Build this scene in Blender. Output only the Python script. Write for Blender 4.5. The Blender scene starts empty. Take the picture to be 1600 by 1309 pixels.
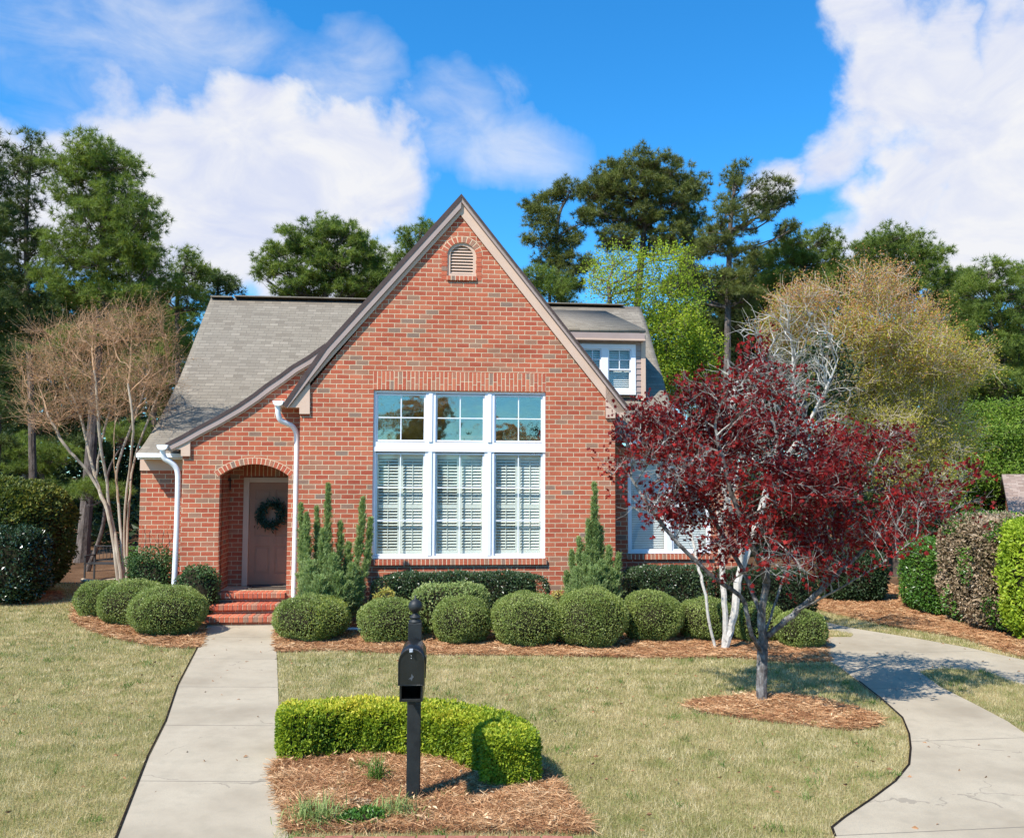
import bpy, bmesh, math, time
import numpy as np
from mathutils import Vector, Matrix
T0=time.time()
S=bpy.context.scene; COL=S.collection
R=math.radians
# ------------------------------------------------------------------ camera
FPX=1400.0; PITCH=R(3.8); ROLL=R(0.25); CAMH=2.65
C0=np.array([0,0,CAMH])
_F=np.array([0,math.cos(PITCH),math.sin(PITCH)]); _U0=np.array([0,-math.sin(PITCH),math.cos(PITCH)]); _R0=np.array([1.,0,0])
_R=math.cos(ROLL)*_R0+math.sin(ROLL)*_U0; _U=-math.sin(ROLL)*_R0+math.cos(ROLL)*_U0
def ray(u,v): return _F+((u-800)/FPX)*_R+((654.5-v)/FPX)*_U
def pt(u,v,Y):
    d=ray(u,v); return C0+d*(Y/d[1])
def G(u,v,z=0.0):
    d=ray(u,v); return C0+d*((z-CAMH)/d[2])
def G2(l): return [tuple(G(u,v)[:2]) for u,v in l]
cam=bpy.data.cameras.new('camera'); co=bpy.data.objects.new('camera',cam); COL.objects.link(co)
cam.sensor_width=36; cam.lens=36*FPX/1600; cam.clip_end=3000
M=Matrix(((_R[0],_U[0],-_F[0]),(_R[1],_U[1],-_F[1]),(_R[2],_U[2],-_F[2]))).to_4x4(); M.translation=Vector(C0)
co.matrix_world=M; S.camera=co
# house frame
YAW=R(5.3)
_rf=np.array([math.cos(YAW),math.sin(YAW),0]); _nf=np.array([-math.sin(YAW),math.cos(YAW),0])
_p=pt(721,600,16.9); O=np.array([_p[0],_p[1],0.])
def L(u,v,d):
    r=ray(u,v); t=(d-(C0-O)@_nf)/(r@_nf); P=C0+t*r-O
    return (float(P@_rf),float(P[2]))
def LP(l,d): return [L(u,v,d) for u,v in l]
def toW(x,y,z): return O+x*_rf+y*_nf+np.array([0,0,z])
# ------------------------------------------------------------------ materials
MATS={}
def newmat(n):
    m=bpy.data.materials.new(n); m.use_nodes=True; nt=m.node_tree; nt.nodes.clear()
    o=nt.nodes.new('ShaderNodeOutputMaterial'); MATS[n]=m; return m,nt,o
def nd(nt,t,**k):
    n=nt.nodes.new(t)
    for a,b in k.items():
        if a in n.inputs: n.inputs[a].default_value=b
        else: setattr(n,a,b)
    return n
def lk(nt,a,b): nt.links.new(a,b)
def ramp(nt,stops,fac=None,interp='LINEAR'):
    r=nt.nodes.new('ShaderNodeValToRGB'); r.color_ramp.interpolation=interp
    e=r.color_ramp.elements
    while len(e)<len(stops): e.new(0.5)
    for i,(p,c) in enumerate(stops): e[i].position=p; e[i].color=(*c,1)
    if fac is not None: lk(nt,fac,r.inputs[0])
    return r
def mixc(nt,a,b,f,mode='MIX'):
    m=nt.nodes.new('ShaderNodeMix'); m.data_type='RGBA'; m.blend_type=mode
    for s,x in ((0,f),(6,a),(7,b)):
        if hasattr(x,'is_linked') or isinstance(x,bpy.types.NodeSocket): lk(nt,x,m.inputs[s])
        else: m.inputs[s].default_value=x if s==0 else (*x,1)
    return m.outputs[2]
def mth(nt,op,a,b=None,c=None):
    m=nt.nodes.new('ShaderNodeMath'); m.operation=op
    for i,x in enumerate((a,b,c)):
        if x is None: continue
        if isinstance(x,bpy.types.NodeSocket): lk(nt,x,m.inputs[i])
        else: m.inputs[i].default_value=x
    return m.outputs[0]
def noise(nt,vec,scale,detail=3,rough=.55,out=0):
    n=nd(nt,'ShaderNodeTexNoise',Scale=scale,Detail=detail,Roughness=rough)
    if vec is not None: lk(nt,vec,n.inputs['Vector'])
    return n.outputs[out]
def bump(nt,h,dist,strength=1):
    b=nd(nt,'ShaderNodeBump',Strength=strength,Distance=dist); lk(nt,h,b.inputs['Height']); return b.outputs[0]
def principled(nt,o,col=None,rough=.8,nrm=None,spec=.5,metal=0.):
    p=nd(nt,'ShaderNodeBsdfPrincipled'); p.inputs['Metallic'].default_value=metal
    p.inputs['Specular IOR Level'].default_value=spec
    if isinstance(rough,bpy.types.NodeSocket): lk(nt,rough,p.inputs['Roughness'])
    else: p.inputs['Roughness'].default_value=rough
    if isinstance(col,bpy.types.NodeSocket): lk(nt,col,p.inputs['Base Color'])
    elif col: p.inputs['Base Color'].default_value=(*col,1)
    if nrm is not None: lk(nt,nrm,p.inputs['Normal'])
    if o is not None: lk(nt,p.outputs[0],o.inputs[0])
    return p
def gpos(nt): return nd(nt,'ShaderNodeNewGeometry').outputs['Position']
def plain(n,c,rough=.6,spec=.4,var=.12,scale=6,bmp=.001,metal=0.):
    m,nt,o=newmat(n); g=gpos(nt)
    k=noise(nt,g,scale,5,.6)
    r=ramp(nt,[(.3,tuple(x*(1-var) for x in c)),(.7,tuple(min(1,x*(1+var)) for x in c))],k)
    principled(nt,o,r.outputs[0],rough,bump(nt,noise(nt,g,scale*12,3),bmp),spec,metal); return m
BRK=[(0,(.42,.092,.046)),(.22,(.49,.130,.064)),(.42,(.38,.078,.042)),(.60,(.51,.155,.080)),(.78,(.43,.105,.056)),(.89,(.40,.155,.09)),(.96,(.31,.17,.11)),(1,(.24,.16,.12))]
MORT=(.66,.50,.33)
def brick_mat(n,stops=BRK,bw=.236,rh=.0895,ms=.015,dark=1.0):
    m,nt,o=newmat(n)
    uv=nd(nt,'ShaderNodeUVMap').outputs[0]
    wob=nd(nt,'ShaderNodeTexNoise',Scale=9.,Detail=2.); lk(nt,uv,wob.inputs['Vector'])
    sub=nd(nt,'ShaderNodeVectorMath',operation='MULTIPLY_ADD'); lk(nt,wob.outputs[1],sub.inputs[0]); sub.inputs[1].default_value=(.012,.009,0); lk(nt,uv,sub.inputs[2])
    b=nd(nt,'ShaderNodeTexBrick'); b.offset=.5; b.inputs['Scale'].default_value=1
    b.inputs['Color1'].default_value=(0,0,0,1); b.inputs['Color2'].default_value=(1,1,1,1); b.inputs['Mortar'].default_value=(.5,.5,.5,1)
    b.inputs['Mortar Size'].default_value=ms*.5; b.inputs['Mortar Smooth'].default_value=.25; b.inputs['Brick Width'].default_value=bw; b.inputs['Row Height'].default_value=rh
    lk(nt,sub.outputs[0],b.inputs['Vector'])
    r=ramp(nt,stops,b.outputs[0])
    n2=noise(nt,uv,38,6,.7); n3=noise(nt,uv,1.1,3,.6)
    c=mixc(nt,r.outputs[0],(.58,.30,.18),mth(nt,'MULTIPLY',ramp(nt,[(.52,(0,0,0)),(.75,(1,1,1))],n2).outputs[0],.3))
    c=mixc(nt,c,(.20,.06,.05),mth(nt,'MULTIPLY',ramp(nt,[(.25,(1,1,1)),(.45,(0,0,0))],n2).outputs[0],.45))
    c=mixc(nt,c,MORT,b.outputs[1])
    c=mixc(nt,c,(.74,.72,.70),mth(nt,'MULTIPLY',ramp(nt,[(.42,(0,0,0)),(.70,(1,1,1))],n3).outputs[0],.75),'MULTIPLY')
    sz=nd(nt,'ShaderNodeSeparateXYZ'); lk(nt,gpos(nt),sz.inputs[0]); lowf=nd(nt,'ShaderNodeMapRange'); lowf.inputs[1].default_value=1.0; lowf.inputs[2].default_value=.05; lk(nt,sz.outputs[2],lowf.inputs[0]); c=mixc(nt,c,(.35,.24,.16),mth(nt,'MULTIPLY',mth(nt,'MULTIPLY',lowf.outputs[0],n2),.5))
    if dark!=1: c=mixc(nt,c,(dark,dark,dark),1.0,'MULTIPLY')
    h=mth(nt,'ADD',mth(nt,'MULTIPLY',b.outputs[1],-1.),mth(nt,'MULTIPLY',n2,.35))
    principled(nt,o,c,.88,bump(nt,h,.008),.25); return m
brick_mat('brick')
def attr(nt,n='rnd'):
    a=nd(nt,'ShaderNodeAttribute'); a.attribute_name=n; return a.outputs['Fac']
def unit_mat(n,stops):
    m,nt,o=newmat(n); g=gpos(nt); n2=noise(nt,g,30,6,.7)
    r=ramp(nt,stops,attr(nt))
    c=mixc(nt,r.outputs[0],(.62,.33,.24),mth(nt,'MULTIPLY',ramp(nt,[(.5,(0,0,0)),(.75,(1,1,1))],n2).outputs[0],.4))
    principled(nt,o,c,.88,bump(nt,n2,.004),.25)
unit_mat('brick_unit',BRK)
plain('mortar',MORT,.95,.1)
def shingle_mat(n,stops):
    m,nt,o=newmat(n); uv=nd(nt,'ShaderNodeUVMap').outputs[0]
    b=nd(nt,'ShaderNodeTexBrick'); b.offset=.37; b.offset_frequency=2; b.inputs['Scale'].default_value=1
    b.inputs['Color1'].default_value=(0,0,0,1); b.inputs['Color2'].default_value=(1,1,1,1); b.inputs['Mortar'].default_value=(0,0,0,1)
    b.inputs['Mortar Size'].default_value=.003; b.inputs['Mortar Smooth'].default_value=.3; b.inputs['Brick Width'].default_value=.21; b.inputs['Row Height'].default_value=.112
    wob=nd(nt,'ShaderNodeTexNoise',Scale=2.5,Detail=2.); lk(nt,uv,wob.inputs['Vector'])
    sub=nd(nt,'ShaderNodeVectorMath',operation='MULTIPLY_ADD'); lk(nt,wob.outputs[1],sub.inputs[0]); sub.inputs[1].default_value=(.05,.012,0); lk(nt,uv,sub.inputs[2])
    lk(nt,sub.outputs[0],b.inputs['Vector'])
    sx=nd(nt,'ShaderNodeSeparateXYZ'); lk(nt,sub.outputs[0],sx.inputs[0])
    fr=mth(nt,'FRACT',mth(nt,'DIVIDE',sx.outputs[1],.112))
    r=ramp(nt,stops,b.outputs[0]); n1=noise(nt,uv,140,3,.8); n2=noise(nt,uv,.9,4,.6)
    c=mixc(nt,r.outputs[0],(.08,.07,.06),mth(nt,'MULTIPLY',b.outputs[1],.55))
    c=mixc(nt,c,(.42,.38,.32),mth(nt,'MULTIPLY',ramp(nt,[(.5,(0,0,0)),(.8,(1,1,1))],n1).outputs[0],.45))
    c=mixc(nt,c,(.13,.12,.10),mth(nt,'MULTIPLY',ramp(nt,[(.3,(1,1,1)),(.6,(0,0,0))],n2).outputs[0],.16))
    # each course is a wedge, thick at its lower edge
    h=mth(nt,'ADD',mth(nt,'MULTIPLY',mth(nt,'SUBTRACT',1.,fr),1.),mth(nt,'MULTIPLY',b.outputs[0],.4))
    principled(nt,o,c,.95,bump(nt,h,.012),.15); return m
shingle_mat('shingle',[(0,(.165,.138,.105)),(.35,(.225,.192,.148)),(.65,(.195,.165,.126)),(1,(.26,.222,.172))])
shingle_mat('shingle_brown',[(0,(.22,.15,.12)),(.5,(.30,.22,.18)),(1,(.36,.28,.23))])
plain('tan_paint',(.60,.42,.31),.6,.35,.05,3,.0006)
plain('taupe_paint',(.36,.27,.235),.6,.35,.06,3,.0006)
plain('drip_edge',(.07,.045,.04),.6,.3,.2)
plain('white_paint',(.80,.80,.82),.45,.5,.03,4,.0004)
plain('gutter_white',(.82,.81,.80),.4,.5,.05,3,.0004)
plain('shutter_white',(.78,.79,.73),.5,.4,.03,4,.0003)
plain('blind_white',(.70,.71,.73),.5,.4,.03,4,.0003)
plain('door_paint',(.36,.19,.125),.65,.15,.05,5,.0004)
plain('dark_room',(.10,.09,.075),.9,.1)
plain('black_metal',(.009,.010,.010),.34,.6,.35,9,.0008,.0)
plain('post_paint',(.013,.015,.015),.55,.45,.45,11,.0012)
plain('edge_brick',(.33,.12,.085),.85,.2,.3,14,.004)
plain('latch_dim',(.07,.08,.09),.4,.5,.1)
plain('latch_grey',(.35,.37,.40),.4,.6,.1)
plain('mat_dark',(.05,.04,.035),.95,.1,.4,60,.004)
plain('wood_bark',(.13,.09,.065),.95,.1,.6,9,.03)
plain('straw_soil',(.22,.105,.055),.95,.1,.5,14,.03)
plain('soil_edge',(.035,.025,.018),.95,.1,.5,30,.02)
plain('twig_core',(.035,.03,.018),.95,.05,.5,12,.02)
plain('pale_wood',(.42,.33,.24),.9,.1,.3,10,.01)
plain('iron_dark',(.04,.038,.038),.6,.4,.2)
def bark(n,stops,scale,bm=.02,st=(1,1,.25)):
    m,nt,o=newmat(n); g=gpos(nt)
    mp=nd(nt,'ShaderNodeMapping'); mp.inputs['Scale'].default_value=st; lk(nt,g,mp.inputs[0])
    k=noise(nt,mp.outputs[0],scale,8,.68); r=ramp(nt,stops,k)
    principled(nt,o,r.outputs[0],.92,bump(nt,k,bm),.15)
bark('bark_pine',[(.3,(.035,.028,.024)),(.5,(.12,.095,.08)),(.7,(.22,.18,.155))],9,.05,(1,1,.3))
bark('bark_limb',[(.3,(.05,.04,.033)),(.7,(.17,.13,.10))],6)
bark('bark_myrtle',[(.3,(.26,.18,.12)),(.5,(.42,.33,.24)),(.7,(.56,.47,.37))],7,.006,(1,1,.2))
bark('bark_white',[(.34,(.16,.14,.12)),(.42,(.45,.41,.36)),(.55,(.52,.48,.42)),(.7,(.66,.62,.55))],13,.008,(1,1,.7))
bark('bark_maple',[(.36,(.05,.042,.038)),(.5,(.13,.115,.105)),(.60,(.22,.21,.195)),(.72,(.50,.49,.45))],14,.015,(1,1,.6))
bark('bark_lichen',[(.34,(.08,.07,.06)),(.48,(.20,.185,.165)),(.62,(.38,.37,.33)),(.75,(.50,.50,.45))],16,.01,(1,1,.7))
bark('bark_pale',[(.3,(.30,.28,.24)),(.6,(.52,.49,.43))],9,.003)
bark('twig_tan',[(.3,(.36,.28,.19)),(.7,(.60,.52,.41))],5,.002)
bark('twig_brown',[(.3,(.34,.19,.10)),(.7,(.56,.36,.22))],5,.002)
def leafmat(n,stops,trans=.3,spatial=.9,rough=.55,spec=.35,tcol=1.25,mixn=.35):
    m,nt,o=newmat(n); g=gpos(nt)
    k=noise(nt,g,spatial,3,.6)
    f=mth(nt,'ADD',mth(nt,'MULTIPLY',attr(nt),1-mixn),mth(nt,'MULTIPLY',mth(nt,'MULTIPLY_ADD',k,2.4,-.7),mixn))
    r=ramp(nt,stops,f)
    p=principled(nt,None,r.outputs[0],rough,None,spec)
    t=nd(nt,'ShaderNodeBsdfTranslucent'); sc=mixc(nt,r.outputs[0],(tcol,tcol,tcol*.7),1.0,'MULTIPLY'); lk(nt,sc,t.inputs[0])
    x=nd(nt,'ShaderNodeMixShader'); x.inputs[0].default_value=trans; lk(nt,p.outputs[0],x.inputs[1]); lk(nt,t.outputs[0],x.inputs[2]); lk(nt,x.outputs[0],o.inputs[0])
leafmat('pine_needles',[(0,(.05,.075,.016)),(.4,(.13,.185,.032)),(.75,(.22,.28,.045)),(1,(.34,.37,.08))],.38)
leafmat('pine_dark',[(0,(.035,.052,.016)),(.45,(.085,.12,.03)),(.8,(.15,.19,.045)),(1,(.24,.25,.07))],.32)
leafmat('pine_olive',[(0,(.045,.055,.016)),(.45,(.12,.14,.032)),(.8,(.21,.23,.05)),(1,(.33,.30,.08))],.36)
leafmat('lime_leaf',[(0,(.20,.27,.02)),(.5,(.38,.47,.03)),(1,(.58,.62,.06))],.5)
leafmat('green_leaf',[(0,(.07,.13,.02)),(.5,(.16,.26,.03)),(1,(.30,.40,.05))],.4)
leafmat('dark_leaf',[(0,(.012,.026,.010)),(.6,(.03,.06,.018)),(1,(.07,.11,.035))],.15)
leafmat('woods_leaf',[(0,(.014,.026,.008)),(.6,(.045,.075,.018)),(1,(.12,.16,.035))],.3)
leafmat('box_leaf',[(0,(.085,.125,.024)),(.4,(.20,.26,.055)),(.8,(.35,.40,.11)),(1,(.56,.58,.25))],.28,2.,.45,.5)
leafmat('holly_leaf',[(0,(.022,.045,.016)),(.5,(.05,.09,.03)),(.9,(.11,.15,.06)),(1,(.22,.24,.13))],.15,2.,.32,.6)
leafmat('camellia_leaf',[(0,(.012,.03,.012)),(.6,(.03,.06,.022)),(1,(.07,.11,.045))],.12,2.,.25,.7)
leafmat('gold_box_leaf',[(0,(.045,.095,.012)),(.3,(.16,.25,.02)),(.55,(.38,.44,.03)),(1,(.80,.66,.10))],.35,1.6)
leafmat('pale_shrub_leaf',[(0,(.14,.20,.05)),(.6,(.30,.37,.12)),(1,(.50,.52,.24))],.3,2.)
leafmat('yellow_shrub_leaf',[(0,(.25,.30,.05)),(.5,(.48,.42,.10)),(1,(.58,.30,.12))],.3,3.)
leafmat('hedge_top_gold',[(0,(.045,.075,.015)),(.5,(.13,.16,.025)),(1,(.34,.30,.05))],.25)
leafmat('bright_hedge',[(0,(.03,.08,.015)),(.5,(.08,.19,.025)),(1,(.20,.32,.045))],.25,1.5,.35,.5)
leafmat('lime_hedge',[(0,(.14,.24,.02)),(.5,(.32,.44,.03)),(1,(.55,.60,.07))],.4,1.5)
leafmat('brown_hedge',[(0,(.07,.10,.03)),(.3,(.20,.15,.08)),(.6,(.38,.27,.17)),(1,(.60,.50,.38))],.2,2.4)
leafmat('juniper_leaf',[(0,(.08,.14,.045)),(.5,(.22,.31,.10)),(1,(.46,.54,.23))],.35,3.)
leafmat('ivy_leaf',[(0,(.03,.07,.02)),(.6,(.08,.14,.04)),(1,(.17,.24,.09))],.2,2.5)
leafmat('maple_leaf',[(0,(.055,.006,.008)),(.45,(.15,.011,.012)),(.8,(.32,.018,.016)),(1,(.56,.045,.035))],.42,1.1,.6,.18,1.6)
leafmat('bud_gold',[(0,(.24,.24,.035)),(.5,(.44,.40,.055)),(1,(.60,.50,.10))],.5)
leafmat('bud_orange',[(0,(.36,.20,.06)),(.5,(.54,.27,.10)),(1,(.66,.32,.16))],.45)
leafmat('bud_brown',[(0,(.28,.15,.06)),(.5,(.46,.25,.11)),(1,(.56,.36,.14))],.35)
leafmat('wreath_leaf',[(0,(.012,.035,.025)),(.6,(.035,.08,.055)),(1,(.09,.13,.08))],.15)
leafmat('grass_blade',[(0,(.13,.18,.035)),(.22,(.25,.29,.08)),(.40,(.41,.37,.17)),(.6,(.60,.50,.27)),(1,(.88,.77,.52))],.35,3.0,.6,.2,1.1,.5)
leafmat('tuft_blade',[(0,(.06,.12,.02)),(.6,(.14,.24,.04)),(1,(.42,.42,.16))],.35)
leafmat('straw_needle',[(0,(.17,.07,.03)),(.35,(.38,.175,.075)),(.7,(.60,.36,.18)),(1,(.84,.64,.40))],.15,3.,.6,.3,1.1)
plain('litter',(.26,.14,.07),.9,.1,.6,3,.003)
# ground
m,nt,o=newmat('lawn_ground'); g=gpos(nt)
k1=noise(nt,g,.55,4,.6); k2=noise(nt,g,22,4,.7)
c=ramp(nt,[(.36,(.16,.16,.045)),(.5,(.30,.25,.10)),(.64,(.38,.29,.14))],k1).outputs[0]
c=mixc(nt,c,(.16,.12,.05),mth(nt,'MULTIPLY',ramp(nt,[(.4,(1,1,1)),(.6,(0,0,0))],k2).outputs[0],.6))
principled(nt,o,c,.95,bump(nt,k2,.03),.1)
m,nt,o=newmat('woods_floor'); g=gpos(nt)
k1=noise(nt,g,.5,5,.65); k2=noise(nt,g,14,4,.7)
c=ramp(nt,[(.35,(.07,.04,.02)),(.5,(.16,.085,.045)),(.68,(.26,.15,.085))],k1).outputs[0]
c=mixc(nt,c,(.05,.03,.015),mth(nt,'MULTIPLY',k2,.7)); principled(nt,o,c,.95,bump(nt,k2,.05),.1)
def concrete(n,ax,sp,off):
    m,nt,o=newmat(n); g=gpos(nt)
    k=noise(nt,g,.8,5,.62); k2=noise(nt,g,90,3,.75); k3=noise(nt,g,5,4,.6)
    c=ramp(nt,[(.32,(.30,.245,.17)),(.5,(.39,.325,.232)),(.68,(.45,.38,.275))],k).outputs[0]
    c=mixc(nt,c,(.27,.25,.21),mth(nt,'MULTIPLY',ramp(nt,[(.36,(1,1,1)),(.52,(0,0,0))],k2).outputs[0],.5))
    c=mixc(nt,c,(.30,.26,.19),mth(nt,'MULTIPLY',ramp(nt,[(.5,(0,0,0)),(.72,(1,1,1))],k3).outputs[0],.5))
    vo=nd(nt,'ShaderNodeTexVoronoi',feature='DISTANCE_TO_EDGE',Scale=.45); wv=nd(nt,'ShaderNodeVectorMath',operation='MULTIPLY_ADD'); wn=nd(nt,'ShaderNodeTexNoise',Scale=2.5,Detail=6.); lk(nt,g,wn.inputs['Vector']); lk(nt,wn.outputs[1],wv.inputs[0]); wv.inputs[1].default_value=(.7,.7,0); lk(nt,g,wv.inputs[2]); lk(nt,wv.outputs[0],vo.inputs['Vector'])
    c=mixc(nt,c,(.20,.17,.13),mth(nt,'MULTIPLY',mth(nt,'LESS_THAN',vo.outputs[0],.0035),mth(nt,'MULTIPLY',mth(nt,'GREATER_THAN',k,.52),.55)))
    dp=nd(nt,'ShaderNodeVectorMath',operation='DOT_PRODUCT'); lk(nt,g,dp.inputs[0]); dp.inputs[1].default_value=(ax[0],ax[1],0)
    f=mth(nt,'FRACT',mth(nt,'DIVIDE',mth(nt,'ADD',mth(nt,'ADD',dp.outputs['Value'],off+50*sp),mth(nt,'MULTIPLY',k3,.012)),sp))
    j=mth(nt,'LESS_THAN',mth(nt,'ABSOLUTE',mth(nt,'SUBTRACT',f,.5)),.006/sp)
    c=mixc(nt,c,(.16,.14,.11),mth(nt,'MULTIPLY',j,.8))
    h=mth(nt,'ADD',mth(nt,'MULTIPLY',j,-3.),mth(nt,'ADD',mth(nt,'MULTIPLY',k2,.5),k3))
    principled(nt,o,c,.9,bump(nt,h,.004),.2)
concrete('concrete_walk',(0.,1.),1.76,-8.0+.88)
concrete('concrete_drive',(-.12,.99),2.2,-1.0)
# glass
def glass(n,gl,tint=(1,1,1)):
    m,nt,o=newmat(n)
    t=nd(nt,'ShaderNodeBsdfTransparent'); t.inputs[0].default_value=(*tint,1)
    s=nd(nt,'ShaderNodeBsdfGlossy',Roughness=.0); s.inputs['Color'].default_value=(.95,.92,.86,1); 
    g=gpos(nt); lk(nt,bump(nt,noise(nt,g,2.2,2),.004),s.inputs['Normal'])
    lw=nd(nt,'ShaderNodeLayerWeight',Blend=.5)
    f=mth(nt,'ADD',mth(nt,'MULTIPLY',mth(nt,'POWER',lw.outputs['Facing'],4.),.7),gl+.03)
    x=nd(nt,'ShaderNodeMixShader'); lk(nt,f,x.inputs[0]); lk(nt,t.outputs[0],x.inputs[1]); lk(nt,s.outputs[0],x.inputs[2]); lk(nt,x.outputs[0],o.inputs[0])
glass('glass_upper',.20,(.85,.83,.76)); glass('glass_lower',.01,(.96,.97,.95))
# ------------------------------------------------------------------ mesh helpers
def link(ob,parent=None):
    COL.objects.link(ob)
    if parent is not None: ob.parent=parent
    return ob
def tag(o,label=None,cat=None,group=None,kind=None):
    if label: o['label']=label
    if cat: o['category']=cat
    if group: o['group']=group
    if kind: o['kind']=kind
    return o
def empty(name,loc,rz=0.,parent=None):
    e=bpy.data.objects.new(name,None); e.location=Vector(loc); e.rotation_euler=(0,0,rz); e.empty_display_size=.2
    return link(e,parent)
def npmesh(name,V,Fs,mats,rnd=None,midx=None,smooth=False,parent=None,loc=None):
    """Fs: list of (n,k) index arrays (k=3 or 4)"""
    V=np.asarray(V,np.float32)
    if loc is not None: V=V-np.asarray(loc,np.float32)
    me=bpy.data.meshes.new(name); me.vertices.add(len(V)); me.vertices.foreach_set('co',V.ravel())
    Fs=[f for f in Fs if len(f)]
    nl=sum(f.size for f in Fs); nf=sum(len(f) for f in Fs)
    me.loops.add(nl); me.polygons.add(nf)
    me.loops.foreach_set('vertex_index',np.concatenate([f.ravel() for f in Fs]).astype(np.int32))
    tot=np.concatenate([np.full(len(f),f.shape[1]) for f in Fs]).astype(np.int32)
    st=np.concatenate([[0],np.cumsum(tot)[:-1]]).astype(np.int32)
    me.polygons.foreach_set('loop_start',st)
    try: me.polygons.foreach_set('loop_total',tot)
    except Exception: pass
    if midx is not None: me.polygons.foreach_set('material_index',np.asarray(midx,np.int32))
    me.polygons.foreach_set('use_smooth',np.full(nf,bool(smooth)))
    for mm in mats: me.materials.append(MATS[mm])
    if rnd is not None:
        a=me.attributes.new('rnd','FLOAT','FACE'); a.data.foreach_set('value',np.clip(rnd,0,1).astype(np.float32))
    me.update(calc_edges=True)
    ob=bpy.data.objects.new(name,me); link(ob,parent)
    if loc is not None and parent is None: ob.location=Vector(loc)
    return ob
class Acc:
    def __init__(s): s.V=[];s.F={3:[],4:[]};s.R={3:[],4:[]};s.M={3:[],4:[]};s.n=0
    def add(s,V,F,rnd=.5,m=0):
        V=np.asarray(V,np.float64).reshape(-1,3);F=np.asarray(F,np.int64); k=F.shape[1]
        s.V.append(V); s.F[k].append(F+s.n); s.n+=len(V)
        s.R[k].append(np.broadcast_to(np.asarray(rnd,float),(len(F),)).copy()); s.M[k].append(np.full(len(F),m))
    def build(s,name,mats,parent=None,loc=None,smooth=False):
        F=[];Rn=[];Mi=[]
        for k in (3,4):
            if s.F[k]: F.append(np.concatenate(s.F[k]));Rn.append(np.concatenate(s.R[k]));Mi.append(np.concatenate(s.M[k]))
        return npmesh(name,np.concatenate(s.V),F,mats,np.concatenate(Rn),np.concatenate(Mi),smooth,parent,loc)
def nrm(a): return a/np.maximum(np.linalg.norm(a,axis=-1,keepdims=True),1e-9)
def leafquads(P,D,Lh,W,rng,cup=.15):
    """rhombic folded leaves: P base, D direction"""
    n=len(P); D=nrm(D); A=nrm(np.cross(D,rng.normal(size=(n,3)))); N=np.cross(D,A)
    Lh=np.broadcast_to(Lh,(n,))[:,None]; W=np.broadcast_to(W,(n,))[:,None]
    mid=P+D*Lh*.5+N*Lh*cup
    V=np.stack([P,mid+A*W*.5,P+D*Lh,mid-A*W*.5],1).reshape(-1,3)
    return V,np.arange(4*n).reshape(n,4)
def blades(P,D,Lh,W,rng):
    n=len(P); D=nrm(D); A=nrm(np.cross(D,rng.normal(size=(n,3))))
    Lh=np.broadcast_to(Lh,(n,))[:,None]; W=np.broadcast_to(W,(n,))[:,None]
    V=np.stack([P-A*W*.5,P+A*W*.5,P+D*Lh],1).reshape(-1,3)
    return V,np.arange(3*n).reshape(n,3)
def frusta(P0,P1,R0,R1,k=5):
    P0=np.asarray(P0,float);P1=np.asarray(P1,float);n=len(P0)
    D=nrm(P1-P0); ref=np.where(np.abs(D[:,2:3])<.9,np.array([[0,0,1.]]),np.array([[1.,0,0]]))
    A=nrm(np.cross(D,ref));B=np.cross(D,A)
    t=np.arange(k)*2*math.pi/k; c=np.cos(t)[None,:,None];s=np.sin(t)[None,:,None]
    ring=A[:,None]*c+B[:,None]*s
    V=np.concatenate([P0[:,None]+ring*np.asarray(R0)[:,None,None],P1[:,None]+ring*np.asarray(R1)[:,None,None]],1)
    i=np.arange(k);j=(i+1)%k
    F=np.stack([i,j,j+k,i+k],1)[None]+(np.arange(n)*2*k)[:,None,None]
    return V.reshape(-1,3),F.reshape(-1,4)
def tube(acc,pts,rad,k=10,m=0,rnd=.5,cap=False):
    pts=np.asarray(pts,float); n=len(pts); rad=np.broadcast_to(rad,(n,))
    T=np.gradient(pts,axis=0); T=nrm(T); A=np.cross(T[0],[.3,.9,.1] if abs(T[0][2])>.7 else [0,0,1.]); A/=np.linalg.norm(A)
    V=[]
    for i in range(n):
        A=A-T[i]*(A@T[i]); A/=np.linalg.norm(A); B=np.cross(T[i],A)
        t=np.arange(k)*2*math.pi/k
        V.append(pts[i]+rad[i]*(np.cos(t)[:,None]*A+np.sin(t)[:,None]*B))
    F=[]
    for i in range(n-1):
        for j in range(k): F.append([i*k+j,i*k+(j+1)%k,(i+1)*k+(j+1)%k,(i+1)*k+j])
    acc.add(np.concatenate(V),F,rnd,m)
    if cap:
        for (i,fl) in ((0,1),(n-1,0)):
            c=np.concatenate([V[i],[pts[i]]]); FF=[[j,(j+1)%k,k] for j in range(k)]
            acc.add(c,FF,rnd,m)
def smoothpath(p,n=24):
    p=np.asarray(p,float); m=len(p); out=[]
    q=np.concatenate([[2*p[0]-p[1]],p,[2*p[-1]-p[-2]]])
    for i in range(m-1):
        a,b,c,d=q[i:i+4]
        for t in np.linspace(0,1,max(2,n//(m-1)),endpoint=False):
            out.append(.5*((2*b)+(-a+c)*t+(2*a-5*b+4*c-d)*t*t+(-a+3*b-3*c+d)*t**3))
    out.append(p[-1]); return np.array(out)
def boxuv(me):
    while me.uv_layers: me.uv_layers.remove(me.uv_layers[0])
    uv=me.uv_layers.new(name='UVMap')
    for p in me.polygons:
        n=p.normal; a=(abs(n.x),abs(n.y),abs(n.z)); k=a.index(max(a))
        for li in p.loop_indices:
            c=me.vertices[me.loops[li].vertex_index].co
            uv.data[li].uv=(c.x+10,c.z+10) if k==1 else ((c.y+10,c.z+10) if k==0 else (c.x+10,c.y+10))
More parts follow.
